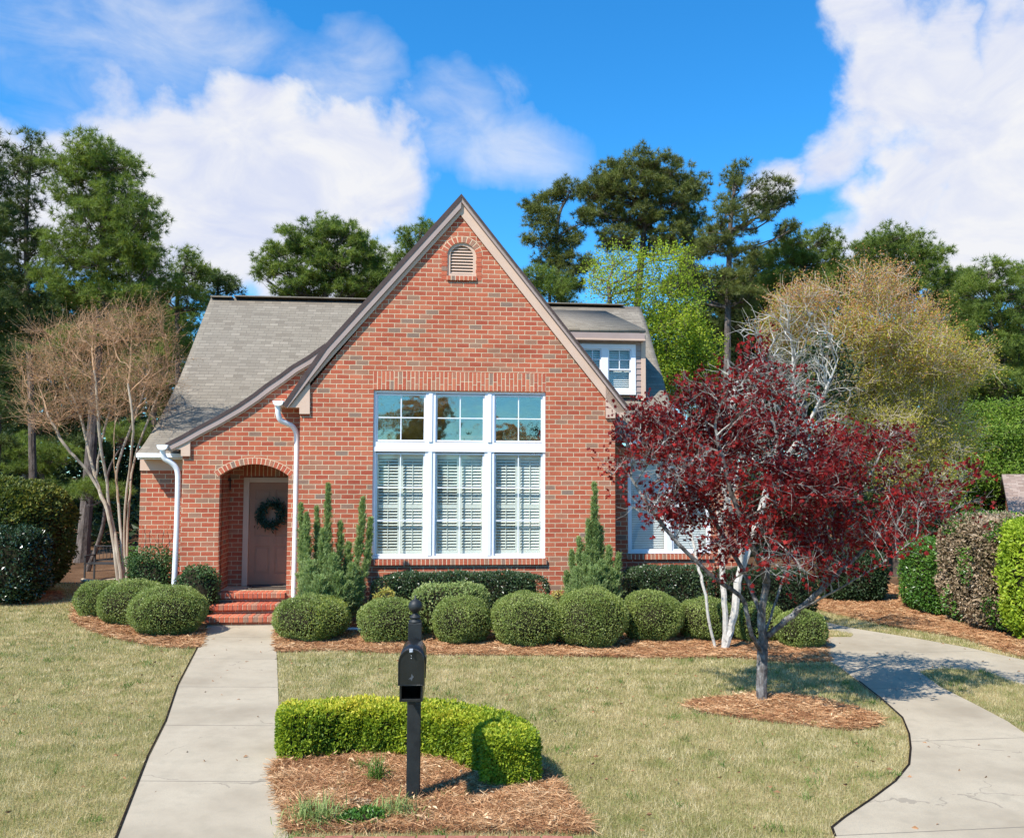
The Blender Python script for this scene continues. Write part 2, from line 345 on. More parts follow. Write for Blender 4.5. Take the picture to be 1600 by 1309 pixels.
def bmobj(name,bm,mat,parent=None,bevel=0,smooth=False):
    if bevel: bmesh.ops.bevel(bm,geom=bm.edges[:],offset=bevel,segments=1,affect='EDGES',clamp_overlap=True)
    bmesh.ops.recalc_face_normals(bm,faces=bm.faces[:])
    me=bpy.data.meshes.new(name); bm.to_mesh(me); bm.free()
    for x in (mat if isinstance(mat,(list,tuple)) else [mat]): me.materials.append(MATS[x])
    boxuv(me)
    if smooth:
        for p in me.polygons: p.use_smooth=True
    return link(bpy.data.objects.new(name,me),parent)
def bx(bm,x0,x1,y0,y1,z0,z1,m=0):
    v=[bm.verts.new(c) for c in ((x0,y0,z0),(x1,y0,z0),(x1,y1,z0),(x0,y1,z0),(x0,y0,z1),(x1,y0,z1),(x1,y1,z1),(x0,y1,z1))]
    for f in ((0,3,2,1),(4,5,6,7),(0,1,5,4),(1,2,6,5),(2,3,7,6),(3,0,4,7)):
        ff=bm.faces.new([v[i] for i in f]); ff.material_index=m
def boxes(name,bl,mat,parent=None,bevel=0):
    bm=bmesh.new()
    for b in bl: bx(bm,*b)
    return bmobj(name,bm,mat,parent,bevel)
def polyfill(outer,holes,y0,y1,plane='XZ'):
    """bmesh of an extruded polygon with holes; plane XZ extrudes along y, XY along z, YZ along x"""
    cu=bpy.data.curves.new('tmp','CURVE'); cu.dimensions='2D'; cu.fill_mode='BOTH'; cu.extrude=abs(y1-y0)/2
    for pl in [outer]+list(holes):
        s=cu.splines.new('POLY'); s.points.add(len(pl)-1)
        for i,p in enumerate(pl): s.points[i].co=(p[0],p[1],0,1)
        s.use_cyclic_u=True
    ob=bpy.data.objects.new('tmp',cu); COL.objects.link(ob); dg=bpy.context.evaluated_depsgraph_get(); dg.update()
    me=bpy.data.meshes.new_from_object(ob.evaluated_get(dg)); bpy.data.objects.remove(ob); bpy.data.curves.remove(cu)
    bm=bmesh.new(); bm.from_mesh(me); bpy.data.meshes.remove(me); ym=(y0+y1)/2
    for v in bm.verts:
        a,b,c=v.co
        v.co=(a,ym+c,b) if plane=='XZ' else ((a,b,ym+c) if plane=='XY' else (ym+c,a,b))
    bmesh.ops.remove_doubles(bm,verts=bm.verts[:],dist=1e-5)
    return bm
def extr(name,outer,holes,y0,y1,mat,parent=None,plane='XZ',bevel=0):
    return bmobj(name,polyfill(outer,holes,y0,y1,plane),mat,parent,bevel)
def offs(pl,d):
    pl=[np.array(p,float) for p in pl]; out=[]
    for i,p in enumerate(pl):
        ns=[]
        if i>0: t=p-pl[i-1]; t/=np.linalg.norm(t); ns.append(np.array([t[1],-t[0]]))
        if i<len(pl)-1: t=pl[i+1]-p; t/=np.linalg.norm(t); ns.append(np.array([t[1],-t[0]]))
        if len(ns)==2:
            b=ns[0]+ns[1]; b/=np.linalg.norm(b); out.append(tuple(p+b*d/max(.3,b@ns[0])))
        else: out.append(tuple(p+ns[0]*d))
    return out
def strip(pl,a,b): return offs(pl,a)+offs(pl,b)[::-1]
def lathe(prof,c,k=20):
    bm=bmesh.new(); rings=[]
    for r,z in prof:
        rings.append([bm.verts.new((c[0]+r*math.cos(2*math.pi*i/k),c[1]+r*math.sin(2*math.pi*i/k),c[2]+z)) for i in range(k)])
    for a,b in zip(rings,rings[1:]):
        for i in range(k): bm.faces.new([a[i],a[(i+1)%k],b[(i+1)%k],b[i]])
    bm.faces.new(rings[0]); bm.faces.new(rings[-1]); return bm
def inpoly(X,Y,pl):
    ins=np.zeros(len(X),bool); n=len(pl); j=n-1
    for i in range(n):
        xi,yi=pl[i];xj,yj=pl[j]
        c=((yi>Y)!=(yj>Y))&(X<(xj-xi)*(Y-yi)/(yj-yi+1e-12)+xi); ins^=c; j=i
    return ins
exec_parts=[]
CLD=3.8; SKV=.86; SKS=.135; EXPO=0.88
# ================================================================== HOUSE
rng=np.random.default_rng(5)
H=empty('brick_house',O,YAW)
tag(H,'red brick cottage with steep front gable, arched porch and grey shingle roof','house')
gw=LP([(468,700),(468,647),(468,622),(721,322),(961,622),(961,700)],0)
xgl=gw[0][0]; xgr=gw[-1][0]
WZ=L(700,873,0)[1]; WT=L(717,611,0)[1]; wx0=L(582,740,0)[0]; wx1=L(852.5,740,0)[0]
va=LP([(699,431),(743.5,431),(743.5,396)],0)
vx0,vx1=va[0][0],va[1][0]; vz0=va[0][1]; vsp=va[2][1]; vtop=L(721,379,0)[1]
def arcpts(x0,x1,zs,zt,n=14):
    h=zt-zs; w=(x1-x0)/2; r=(w*w+h*h)/(2*h); cx=(x0+x1)/2; cz=zt-r; a=math.asin(min(1,w/r))
    return [(cx+r*math.sin(t),cz+r*math.cos(t)) for t in np.linspace(a,-a,n)],(cx,cz,r,a)
varc,vc=arcpts(vx0,vx1,vsp,vtop)
outer=[(xgl,0),(xgl,gw[1][1]),(xgl,gw[2][1]),gw[3],(xgr,gw[4][1]),(xgr,0)]
extr('gable_wall',outer,[[(wx0,WZ),(wx1,WZ),(wx1,WT),(wx0,WT)],[(vx0,vz0),(vx1,vz0)]+varc],0,.22,'brick',H)
boxes('side_wall',[(xgl+.001,xgl+.2,.221,6,0,4.0)],'brick',H); boxes('side_wall',[(xgr-.2,xgr-.001,.221,6,0,4.0)],'brick',H)
PD=.35; LD=1.3; RD=.7
# porch wall with arch
xL=L(283,800,PD)[0]
top=LP([(283,712),(283,698),(298,688),(371,647),(431,607),(476,577),(500,556),(530,535)],PD)
ax0=L(342,800,PD)[0]; ax1=L(449.5,800,PD)[0]; asp=L(395,743,PD)[1]; atop=L(396,725,PD)[1]
FZ=L(395,925,PD)[1]
parc,pc=arcpts(ax0,ax1,asp,atop,18)
extr('porch_wall',[(xL,0)]+[(xL,top[0][1])]+top[1:]+[(top[-1][0],asp+.25),(xgl-.003,asp+.25),(xgl-.003,0)],[[(ax0,FZ-.06),(ax1,FZ-.06)]+parc],PD,PD+.3,'brick',H)
boxes('side_wall',[(xL+.001,xL+.2,PD+.301,LD,0,3.35)],'brick',H)
# left recessed wall
xLL=L(218,800,LD)[0]; ze=L(230,707,.95)[1]
boxes('front_wall',[(xLL,xL,LD,LD+.25,0,ze+.05)],'brick',H)
boxes('side_wall',[(xLL+.001,xLL+.25,LD+.251,10.5,0,ze)],'brick',H)
# porch interior
BD=1.35
dx0=L(379.5,830,BD)[0]; dtop=L(420,745.8,BD)[1]; 
boxes('porch_inner_wall',[(xL+.2,dx0,BD,BD+.2,0,3.2),(dx0,xgl,BD,BD+.2,dtop,3.2),(ax0-.22,ax0-.02,PD+.302,BD,0,3.05)],'brick',H)
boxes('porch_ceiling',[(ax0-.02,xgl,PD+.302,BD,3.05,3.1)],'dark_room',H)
# brick units: arches, soldier courses, sills
def unit_arc(name,c,r0,r1,y0,y1,bw,parent,a0=None,a1=None):
    cx,cz,r,a=c; a0=-a if a0 is None else a0; a1=a if a1 is None else a1
    n=max(3,int(round((a1-a0)*r0/bw))); A=Acc(); g=.009/r0
    for i in range(n):
        t0=a0+(a1-a0)*i/n+g; t1=a0+(a1-a0)*(i+1)/n-g
        P=[(cx+rr*math.sin(t),cz+rr*math.cos(t)) for rr,t in ((r0,t0),(r0,t1),(r1,t1),(r1,t0))]
        j=rng.uniform(-.002,.001)
        V=[(p[0],y0+j,p[1]) for p in P]+[(p[0],y1,p[1]) for p in P]
        A.add(V,[[0,1,2,3],[1,5,6,2],[3,2,6,7],[0,3,7,4],[0,4,5,1]],rng.random())
    t=np.linspace(a0,a1,24); 
    V=[(cx+(r0+.002)*math.sin(x),y0+.003,cz+(r0+.002)*math.cos(x)) for x in t]+[(cx+(r1+.01)*math.sin(x),y0+.003,cz+(r1+.01)*math.cos(x)) for x in t]
    A.add(V,[[i,i+1,i+25,i+24] for i in range(23)],.5,1)
    return A.build(name,['brick_unit','mortar'],parent)
def unit_row(name,x0,x1,z0,z1,y0,y1,bw,parent,split=False,back=True):
    n=int(round((x1-x0)/bw)); A=Acc(); w=(x1-x0)/n
    for i in range(n):
        a=x0+i*w+.009; b=x0+(i+1)*w-.009; j=rng.uniform(-.0025,.001)
        segs=[(z0,z1)]
        if split:
            zc=z0+(z1-z0)*(.68 if i%2 else .32) if rng.random()<.7 else z0+(z1-z0)*.5
            segs=[(z0,zc-.008),(zc+.008,z1)]
        for (p,q) in segs:
            V=[(a,y0+j,p),(b,y0+j,p),(b,y0+j,q),(a,y0+j,q),(a,y1,p),(b,y1,p),(b,y1,q),(a,y1,q)]
            A.add(V,[[0,1,2,3],[3,2,6,7],[0,4,5,1],[1,5,6,2],[0,3,7,4]],rng.random())
    if back:
        A.add([(x0,y0+.003,z0),(x1,y0+.003,z0),(x1,y0+.003,z1),(x0,y0+.003,z1),(x0,y1,z0),(x1,y1,z0),(x1,y1,z1),(x0,y1,z1)],[[0,1,2,3],[3,2,6,7],[0,4,5,1],[1,5,6,2],[0,3,7,4]],.5,1)
    return A.build(name,['brick_unit','mortar'],parent)
unit_arc('porch_arch',pc,pc[2]+.002,pc[2]+.115,PD-.004,PD+.02,.076,H,-pc[3]-.04,pc[3]+.04)
unit_arc('vent_arch',vc,vc[2]+.002,vc[2]+.115,-.004,.02,.07,H)
unit_row('soldier_course',L(583,600,0)[0],L(853,600,0)[0],WT+.012,L(717,582,0)[1],-.004,.02,.0785,H,split=True)
unit_row('soldier_course',dx0-.02,xgl-.02,dtop+.03,dtop+.26,BD-.004,BD+.01,.08,H)
unit_row('window_sill',wx0-.02,wx1+.02,WZ-.105,WZ-.004,-.05,.02,.078,H)
unit_row('vent_sill',vx0-.01,vx1+.01,vz0-.085,vz0-.004,-.035,.02,.078,H)
for xx in (vx0-.012,vx1+.012):
    s=-1 if xx<(vx0+vx1)/2 else 1; A=Acc(); z=vz0-.08
    while z<vsp-.03:
        V=[(xx,-.004,z),(xx+s*.1,-.004,z),(xx+s*.1,-.004,z+.079),(xx,-.004,z+.079)]; V+=[(a,.01,c) for a,b,c in V]
        A.add(V,[[0,1,2,3],[3,2,6,7],[1,5,6,2],[0,3,7,4]],rng.random()); z+=.0895
    A.build('vent_jamb',['brick_unit'],H)
# louvre vent
va_in,_=arcpts(vx0+.055,vx1-.055,vsp-.01,vtop-.055)
vf=extr('vent',[(vx0,vz0),(vx1,vz0)]+varc,[[(vx0+.055,vz0+.05),(vx1-.055,vz0+.05)]+va_in],.025,.09,'tan_paint',H)
bm=bmesh.new(); n=9; zz0=vz0+.06; 
for i in range(n):
    z=zz0+i*(vtop-.06-zz0)/n; hw=(vx1-vx0)/2-.055
    if z+.06>vsp: hw=max(.05,hw*math.sqrt(max(.05,1-((z+.05-vsp)/(vtop-vsp+.02))**2)))
    cx=(vx0+vx1)/2; v=[bm.verts.new(c) for c in ((cx-hw,.045,z),(cx+hw,.045,z),(cx+hw,.11,z+.06),(cx-hw,.11,z+.06),(cx-hw,.045,z+.012),(cx+hw,.045,z+.012),(cx+hw,.11,z+.072),(cx-hw,.11,z+.072))]
    for f in ((0,3,2,1),(4,5,6,7),(0,1,5,4),(1,2,6,5),(2,3,7,6),(3,0,4,7)): bm.faces.new([v[i] for i in f])
bmobj('louvre',bm,'tan_paint',vf)
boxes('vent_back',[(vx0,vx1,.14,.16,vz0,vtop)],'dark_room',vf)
# ---- gable roof and rakes
apx=L(721,304,-.10); fl=L(442,632.5,-.10); fk=L(506,541,-.10); fr=L(986,640,-.10)
ch=[fl,fk,apx,fr]
def sp_(d0,d1,i,j): return offs(ch,d0)[i:j]+offs(ch,d1)[i:j][::-1]
extr('gable_roof',strip(ch,0,.045),[],-.10,6.5,'shingle',H)
extr('drip_edge',sp_(-.008,.07,0,3),[],-.108,-.1005,'drip_edge',H)
extr('drip_edge',sp_(-.008,.034,2,4),[],-.1075,-.1005,'drip_edge',H)
_o=offs(ch,.049);_a=offs(ch,.165);_b=offs(ch,.235);_c=offs(ch,.10);_d=offs(ch,.103);_e=offs(ch,.169)
extr('rake_trim',_o[0:3]+[_a[2],_a[1],_c[0]],[],-.097,-.05,'taupe_paint',H)  # left taupe band drawn wider: the overhang's shade put into the colour
extr('rake_trim',sp_(.049,.085,2,4),[],-.0965,-.05,'taupe_paint',H)
extr('rake_board',[_d[0],_e[1],_e[2],_b[2],_b[1],_d[0]][:5],[],-.045,-.0,'tan_paint',H)
extr('rake_board',sp_(.089,.245,2,4),[],-.045,-.0,'tan_paint',H)
extr('soffit',strip(ch,.053,.085),[],-.047,.3,'tan_paint',H)
fb=LP([(447,631),(447,636.5),(467.7,636.5),(467.7,646.5),(484,646.5),(484,594),(478,592)],-.045)
extr('rake_return',fb,[],-.045,-.001,'tan_paint',H)
fb2=LP([(983,640),(981,644.5),(961.5,644.5),(961.5,653),(946.5,653),(946.5,603),(952,600)],-.045)
extr('rake_return',fb2,[],-.045,-.001,'tan_paint',H)
zs1=fb[1][1]; zs2=fb2[1][1]
boxes('eave_soffit',[(fb[0][0],xgl-.002,.0,5,zs1,zs1+.02)],'tan_paint',H)
boxes('eave_soffit',[(xgr+.002,fb2[1][0],.0,5,zs2,zs2+.02)],'taupe_paint',H)
boxes('eave_fascia',[(fb[0][0]-.03,fb[0][0]-.004,-.04,4,zs1,zs1+.16)],'tan_paint',H)
boxes('eave_fascia',[(fb2[1][0]+.004,fb2[1][0]+.03,-.04,4,zs2,zs2+.14)],'taupe_paint',H)
# ---- porch wing rake (swooping)
sw=LP([(258,693),(283,680.5),(307,667),(339,650.5),(371,632),(396,615),(414,601),(436,586),(456,571),(480,557),(499.5,543),(508,537)],PD-.08)
extr('porch_roof',strip(sw,0,.05),[],PD-.08,4.6,'shingle',H)
extr('drip_edge',strip(sw,-.006,.055),[],PD-.088,PD-.0801,'drip_edge',H)
extr('rake_trim',strip(sw,.0555,.15),[],PD-.076,PD-.04,'taupe_paint',H)
extr('rake_board',strip(sw,.151,.18),[],PD-.043,PD-.001,'tan_paint',H)
extr('soffit',strip(sw,.0556,.1),[],PD-.038,PD+.3,'tan_paint',H)
fb3=LP([(262,697),(264,702),(283,702),(283,712.5),(297.5,712.5),(297.5,684),(290,684)],PD-.03)
extr('rake_return',fb3,[],PD-.052,PD-.002,'tan_paint',H)
boxes('eave_soffit',[(fb3[0][0],xL-.002,PD,LD,fb3[1][1],fb3[1][1]+.02)],'taupe_paint',H)
# ---- main roof
def roofprof(prof,x0f,x1f,name,mat,nx=24,wav=0):
    """prof list of (d,z); x0f,x1f functions of parameter d"""
    pr=smoothpath([(0,d,z) for d,z in prof],len(prof)*6)[:,1:]
    s=np.concatenate([[0],np.cumsum(np.linalg.norm(np.diff(pr,axis=0),axis=1))])
    V=[];U=[]
    for (d,z),t in zip(pr,s):
        a,b=x0f(d),x1f(d)
        for i in range(nx+1):
            x=a+(b-a)*i/nx; V.append((x,d,z)); U.append((x+20,t))
    F=[[i*(nx+1)+j,i*(nx+1)+j+1,(i+1)*(nx+1)+j+1,(i+1)*(nx+1)+j] for i in range(len(pr)-1) for j in range(nx)]
    ob=npmesh(name,V,[np.array(F)],[mat],smooth=True,parent=H); me=ob.data
    uv=me.uv_layers.new(name='UVMap'); U=np.array(U,np.float32)
    uv.data.foreach_set('uv',U[np.array(F).ravel()].ravel())
    md=ob.modifiers.new('s','SOLIDIFY'); md.thickness=.07; md.offset=-1
    return ob
RIDGE=6.0
zrL=L(450,467,RIDGE)[1]; zrR=L(935,484,RIDGE)[1]; zr=zrL
print('ridge',zrL,zrR,'eaveL',ze,'floor',FZ)
profL=[(.95,ze),(1.5,ze+.24),(2.2,ze+.66),(3.2,ze+1.48),(RIDGE,zr)]
# verge x as a function of depth from traced points
def vergef(px,prof):
    ds=[];xs=[]
    pr=smoothpath([(0,d,z) for d,z in prof],60)[:,1:]
    for (u,v) in px:
        best=min(pr,key=lambda q:abs(L(u,v,q[0])[1]-q[1])); ds.append(best[0]); xs.append(L(u,v,best[0])[0])
    o=np.argsort(ds); ds=np.array(ds)[o]; xs=np.array(xs)[o]; return lambda d:float(np.interp(d,ds,xs))
vL=vergef([(330,465),(300,545),(281,588),(262,628),(235,677),(214,711)],profL)
roofprof(profL,vL,lambda d:0.0,'main_roof','shingle',40)
zeR=L(1060,688,.35)[1]
profR=[(.35,zeR),(.9,zeR+.34),(1.6,zeR+.85),(2.6,zeR+1.65),(RIDGE,zr)]
vR=vergef([(1003,485),(1014,520),(1026,560),(1041,610),(1056,650),(1075,688)],profR)
roofprof(profR,lambda d:0.0,vR,'main_roof','shingle',40)
roofprof([(RIDGE+.001,zr),(11,3.2)],lambda d:vL(RIDGE)-(d-RIDGE)*.1,lambda d:vR(RIDGE)+(d-RIDGE)*.1,'back_roof','shingle',10)
boxes('ridge_cap',[(L(366,467,RIDGE-.1)[0],0,RIDGE-.16,RIDGE+.16,zr+.008,zr+.032),(0,L(972,484,RIDGE)[0],RIDGE-.16,RIDGE+.16,zr+.008,zr+.032),(L(331,464,RIDGE)[0],L(364,467,RIDGE)[0],RIDGE-.15,RIDGE+.15,zr-.02,zr+.012)],'shingle',H)
# gable-end side walls under the verge
extr('side_wall',[(LD+.5,2.9),(10.2,2.9),(RIDGE,zr-.45),(3.2,ze+1.05),(2.2,ze+.3),(LD+.5,ze)],[],xLL+.16,xLL+.3,'brick',H,'YZ')
# left eave trim + gutter
xg0=L(213,711,.95)[0]; xg1=xL-.02
boxes('eave_fascia',[(xg0+.02,xg1,.97,.99,ze-.13,ze-.02)],'gutter_white',H)
boxes('gutter',[(xg0+.02,xg1,.86,.968,ze-.10,ze-.015)],'gutter_white',H,.01)
boxes('eave_soffit',[(xg0+.04,xg1,.991,LD-.002,ze-.13,ze-.11)],'tan_paint',H)
boxes('frieze_board',[(xLL-.01,xL-.002,LD-.03,LD-.002,L(250,735,LD)[1],ze-.131)],'tan_paint',H)
# right wall with window and side part
xRR=L(1155,800,RD)[0]
rz0=L(1045,865,RD)[1]; rz1=L(1045,716,RD)[1]; rx0=L(981,800,RD)[0]; rx1=L(1111,800,RD)[0]
extr('front_wall',[(xgr-.001,0),(xRR,0),(xRR,zeR-.1),(xgr-.001,zeR-.1)],[[(rx0,rz0),(rx1,rz0),(rx1,rz1),(rx0,rz1)]],RD,RD+.22,'brick',H)
boxes('side_wall',[(xRR-.2,xRR-.001,RD+.221,8,0,zeR-.1)],'brick',H)
unit_row('window_sill',rx0-.02,rx1+.02,rz0-.105,rz0-.004,RD-.045,RD+.02,.078,H)
unit_row('soldier_course',rx0,rx1,rz1+.01,rz1+.22,RD-.004,RD+.02,.0785,H)
xe=vR(.35)
boxes('gutter',[(fb2[1][0]+.1,xe,.25,.345,zeR-.10,zeR-.01)],'gutter_white',H,.01)
boxes('eave_fascia',[(fb2[1][0]+.05,xe,.346,.37,zeR-.14,zeR-.02)],'tan_paint',H)
boxes('eave_soffit',[(fb2[1][0]+.05,xRR+.1,.371,RD-.002,zeR-.14,zeR-.12)],'taupe_paint',H)
roofprof([(.36,zeR-.03),(2.2,zeR+.42)],lambda d:xe-.5,lambda d:xRR+.12-(d-.36)*.9,'side_roof','shingle',12)
# ---- windows
def sash(parent,x0,x1,z0,z1,y,cols,rows,gm,fw=.032,mw=.018,mat='white_paint'):
    bl=[(x0,x1,y,y+.04,z0,z0+fw),(x0,x1,y,y+.04,z1-fw,z1),(x0,x0+fw,y,y+.04,z0+fw,z1-fw),(x1-fw,x1,y,y+.04,z0+fw,z1-fw)]
    a0,a1,b0,b1=x0+fw,x1-fw,z0+fw,z1-fw
    zs=[b0+(b1-b0)*i/rows for i in range(1,rows)]
    for i in range(1,cols):
        x=a0+(a1-a0)*i/cols; bl.append((x-mw/2,x+mw/2,y+.008,y+.032,b0,b1))
    f=boxes('sash',bl,mat,parent,.002)
    ml=[]
    for z in zs: 
        xs=[a0]+[a0+(a1-a0)*i/cols for i in range(1,cols)]+[a1]
        for p,q in zip(xs,xs[1:]): ml.append((p+(mw/2 if p!=a0 else 0),q-(mw/2 if q!=a1 else 0),y+.009,y+.031,z-mw/2,z+mw/2))
    for b_ in zs: boxes('muntin',[(a0,a1,y+.0065,y+.0335,b_-mw/2,b_+mw/2)],mat,parent,.001)
    boxes('pane',[(a0,a1,y+.018,y+.022,b0,b1)],gm,parent)
fy=.055
WF=empty('window',((wx0+wx1)/2,0,WZ),0,H)
def toF(x): return x-(wx0+wx1)/2
X=lambda u:toF(L(u,740,0)[0]); Zf=lambda v:L(717,v,0)[1]-WZ
cols=[(588,662.5),(681.5,755.5),(774,847)]
pz_t1,pz_t0=Zf(616),Zf(690); lz1,lz0=Zf(708),Zf(868)
xs=[X(582)]+[c for pr in cols for c in (X(pr[0]-1.5),X(pr[1]+1.5))]+[X(852.5)]
fbx=[(xs[0],xs[-1],fy-.01,fy+.10,Zf(615),Zf(611.2)),(xs[0],xs[-1],fy-.025,fy+.10,0.002,Zf(868.5)),(xs[0],xs[-1],fy-.03,fy+.10,Zf(706),Zf(699)),(xs[0],xs[-1],fy-.012,fy+.10,Zf(698.8),Zf(691))]
for a,b in ((0,1),(2,3),(4,5),(6,7)):
    for z0,z1 in ((Zf(868.4),Zf(706.2)),(Zf(690.9),Zf(615.1))): fbx.append((xs[a],xs[b],fy-.012,fy+.10,z0,z1))
for a,b in ((2,3),(4,5)):
    c=(xs[a]+xs[b])/2
    for z0,z1 in ((Zf(868.3),Zf(706.3)),(Zf(690.8),Zf(615.2))): fbx.append((c-.035,c+.035,fy-.03,fy-.0125,z0,z1))
boxes('frame',fbx,'white_paint',WF,.003)
for a,b in cols:
    sash(WF,X(a-1.4),X(b+1.4),pz_t0,pz_t1,fy+.02,2,2,'glass_upper',.03,.02)
    sash(WF,X(a-1.4),X(b+1.4),lz0,lz1,fy+.02,2,3,'glass_lower',.03,.02)
    xa,xb=X(a),X(b); xm=(xa+xb)/2
    for p,q in ((xa-.01,xm-.004),(xm+.004,xb+.01)):
        y=fy+.12; st=.045; zt=lz1+.01; zb=lz0-.005; zmid=zb+(zt-zb)*.475
        bl=[(p,p+st,y,y+.03,zb,zt),(q-st,q,y,y+.03,zb,zt),(p+st,q-st,y,y+.03,zb,zb+.10),(p+st,q-st,y,y+.03,zt-.12,zt),(p+st,q-st,y,y+.03,zmid-.035,zmid+.035)]
        bm=bmesh.new()
        for b_ in bl: bx(bm,*b_)
        bx(bm,(p+q)/2-.006,(p+q)/2+.006,y-.012,y-.004,zb+.12,zmid-.05); bx(bm,(p+q)/2-.006,(p+q)/2+.006,y-.012,y-.004,zmid+.05,zt-.14)
        for (s0,s1) in ((zb+.105,zmid-.037),(zmid+.037,zt-.122)):
            pa=rng.normal(-.12,.13)
            n=int((s1-s0)/.054)
            for i in range(n):
                z=s0+(i+.5)*(s1-s0)/n; an=.80+pa+rng.normal(0,.03); dy,dz=.027*math.cos(an),.027*math.sin(an)
                v=[bm.verts.new(c) for c in ((p+st,y+.015-dy,z-dz-.004),(q-st,y+.015-dy,z-dz-.004),(q-st,y+.015+dy,z+dz-.004),(p+st,y+.015+dy,z+dz-.004),(p+st,y+.015-dy,z-dz+.004),(q-st,y+.015-dy,z-dz+.004),(q-st,y+.015+dy,z+dz+.004),(p+st,y+.015+dy,z+dz+.004))]
                for f in ((0,3,2,1),(4,5,6,7),(0,1,5,4),(1,2,6,5),(2,3,7,6),(3,0,4,7)): bm.faces.new([v[i] for i in f])
        bmobj('shutter',bm,'shutter_white',WF)
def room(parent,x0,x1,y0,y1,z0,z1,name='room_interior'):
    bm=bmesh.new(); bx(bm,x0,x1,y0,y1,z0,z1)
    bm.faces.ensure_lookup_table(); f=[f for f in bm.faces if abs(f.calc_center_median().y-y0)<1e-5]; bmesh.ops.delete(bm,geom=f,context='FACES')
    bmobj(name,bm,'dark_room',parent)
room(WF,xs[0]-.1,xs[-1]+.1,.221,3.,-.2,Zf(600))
# right window
W2=empty('window',(rx0,RD,rz0),0,H); w=rx1-rx0; h=rz1-rz0; f=.055
boxes('frame',[(.003,w-.003,.03,.12,.003,f),(.003,w-.003,.03,.12,h-f,h-.003),(.003,f,.03,.12,f,h-f),(w-f,w-.003,.03,.12,f,h-f),(w/2-.06,w/2+.06,.03,.12,f,h-f)],'white_paint',W2,.003)
for a,b in ((f,w/2-.06),(w/2+.06,w-f)):
    sash(W2,a,b,f,h/2+.015,.05,1,1,'glass_lower',.035); sash(W2,a,b,h/2-.015,h-f,.09,1,1,'glass_lower',.035)
    bm=bmesh.new(); n=int((h-2*f)/.047)
    for i in range(n):
        z=f+(i+.5)*(h-2*f)/n; v=[bm.verts.new(c) for c in ((a+.02,.15,z-.02),(b-.02,.15,z-.02),(b-.02,.162,z+.021),(a+.02,.162,z+.021))]; bm.faces.new(v)
    bmobj('blind',bm,'blind_white',W2)
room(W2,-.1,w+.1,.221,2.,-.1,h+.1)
# ---- dormer
DD=1.6
dz0=L(1004,622,DD)[1]; dz1=L(950,523,DD)[1]; dxr=L(1008.5,570,DD)[0]; dxl=L(880,560,DD)[0]
DM=empty('dormer',(0,DD,0),0,H)
de=L(1009,515,DD-.22); 
extr('dormer_roof',[( -.22,de[1]),(RIDGE-DD+.1,zrR+.03),(RIDGE-DD+.1,zrR-.07),(-.22,de[1]-.07)],[],dxl-.8,de[0],'shingle',DM,'YZ')
# dormer face between boards
wl,wr=L(905,570,DD)[0],L(993,570,DD)[0]; wz1=L(950,538,DD)[1]; wz0=L(985,617,DD)[1]
bm=bmesh.new()
z=dz0
while z<dz1:   # clapboards: tapered courses
    zt=min(z+.125,dz1)
    for a,b in ((wr+.002,dxr-.1),(dxl-.6,wl)) if z<wz1-.02 else ((dxl-.6,dxr-.1),):
        v=[bm.verts.new(c) for c in ((a,-.022,z),(b,-.022,z),(b,-.006,zt),(a,-.006,zt),(a,.03,z),(b,.03,z),(b,.03,zt),(a,.03,zt))]
        for f_ in ((0,3,2,1),(4,5,6,7),(0,1,5,4),(1,2,6,5),(2,3,7,6),(3,0,4,7)): bm.faces.new([v[i] for i in f_])
    z+=.125
bmobj('clapboard',bm,'taupe_paint',DM)
boxes('corner_board',[(dxr-.098,dxr,-.03,.08,dz0-.05,dz1)],'tan_paint',DM,.003)
boxes('side_wall',[(dxr-.09,dxr-.01,.081,4.3,dz0-.4,dz1+.08),],'taupe_paint',DM)
boxes('fascia',[(dxl-.7,de[0]-.02,-.215,-.19,de[1]-.20,de[1]-.072),],'taupe_paint',DM)
boxes('fascia',[(dxl-.7,de[0]-.01,-.225,-.191,de[1]-.235,de[1]-.2005)],'tan_paint',DM)
boxes('soffit',[(dxl-.7,de[0]-.02,-.189,-.002,de[1]-.235,de[1]-.215)],'taupe_paint',DM)
DW=empty('window',(0,DD,0),0,H); cx=L(944.5,570,DD)[0]; hm=.055
fr_=[(wl,wr,-.035,.05,wz0,wz0+.10),(wl,wr,-.035,.05,wz1-.10,wz1),(wl,wl+.10,-.035,.05,wz0+.1,wz1-.1),(wr-.10,wr,-.035,.05,wz0+.1,wz1-.1),(cx-.075,cx+.075,-.035,.05,wz0+.1,wz1-.1)]
boxes('frame',fr_,'white_paint',DW,.004)
zm=(wz0+wz1)/2
for a,b in ((wl+.1,cx-.075),(cx+.075,wr-.1)):
    sash(DW,a,b,zm-.01,wz1-.1,-.01,2,2,'glass_lower',.025,.016); sash(DW,a,b,wz0+.1,zm+.012,.02,1,1,'glass_lower',.03)
    bm=bmesh.new(); n=20
    for i in range(n):
        z=wz0+.1+(i+.5)*(wz1-wz0-.2)/n; v=[bm.verts.new(c) for c in ((a,.085,z-.02),(b,.085,z-.02),(b,.115,z+.016),(a,.115,z+.016))]; bm.faces.new(v)
    bmobj('blind',bm,'blind_white',DW)
room(DW,wl-.1,wr+.1,.14,1.2,wz0-.1,wz1)
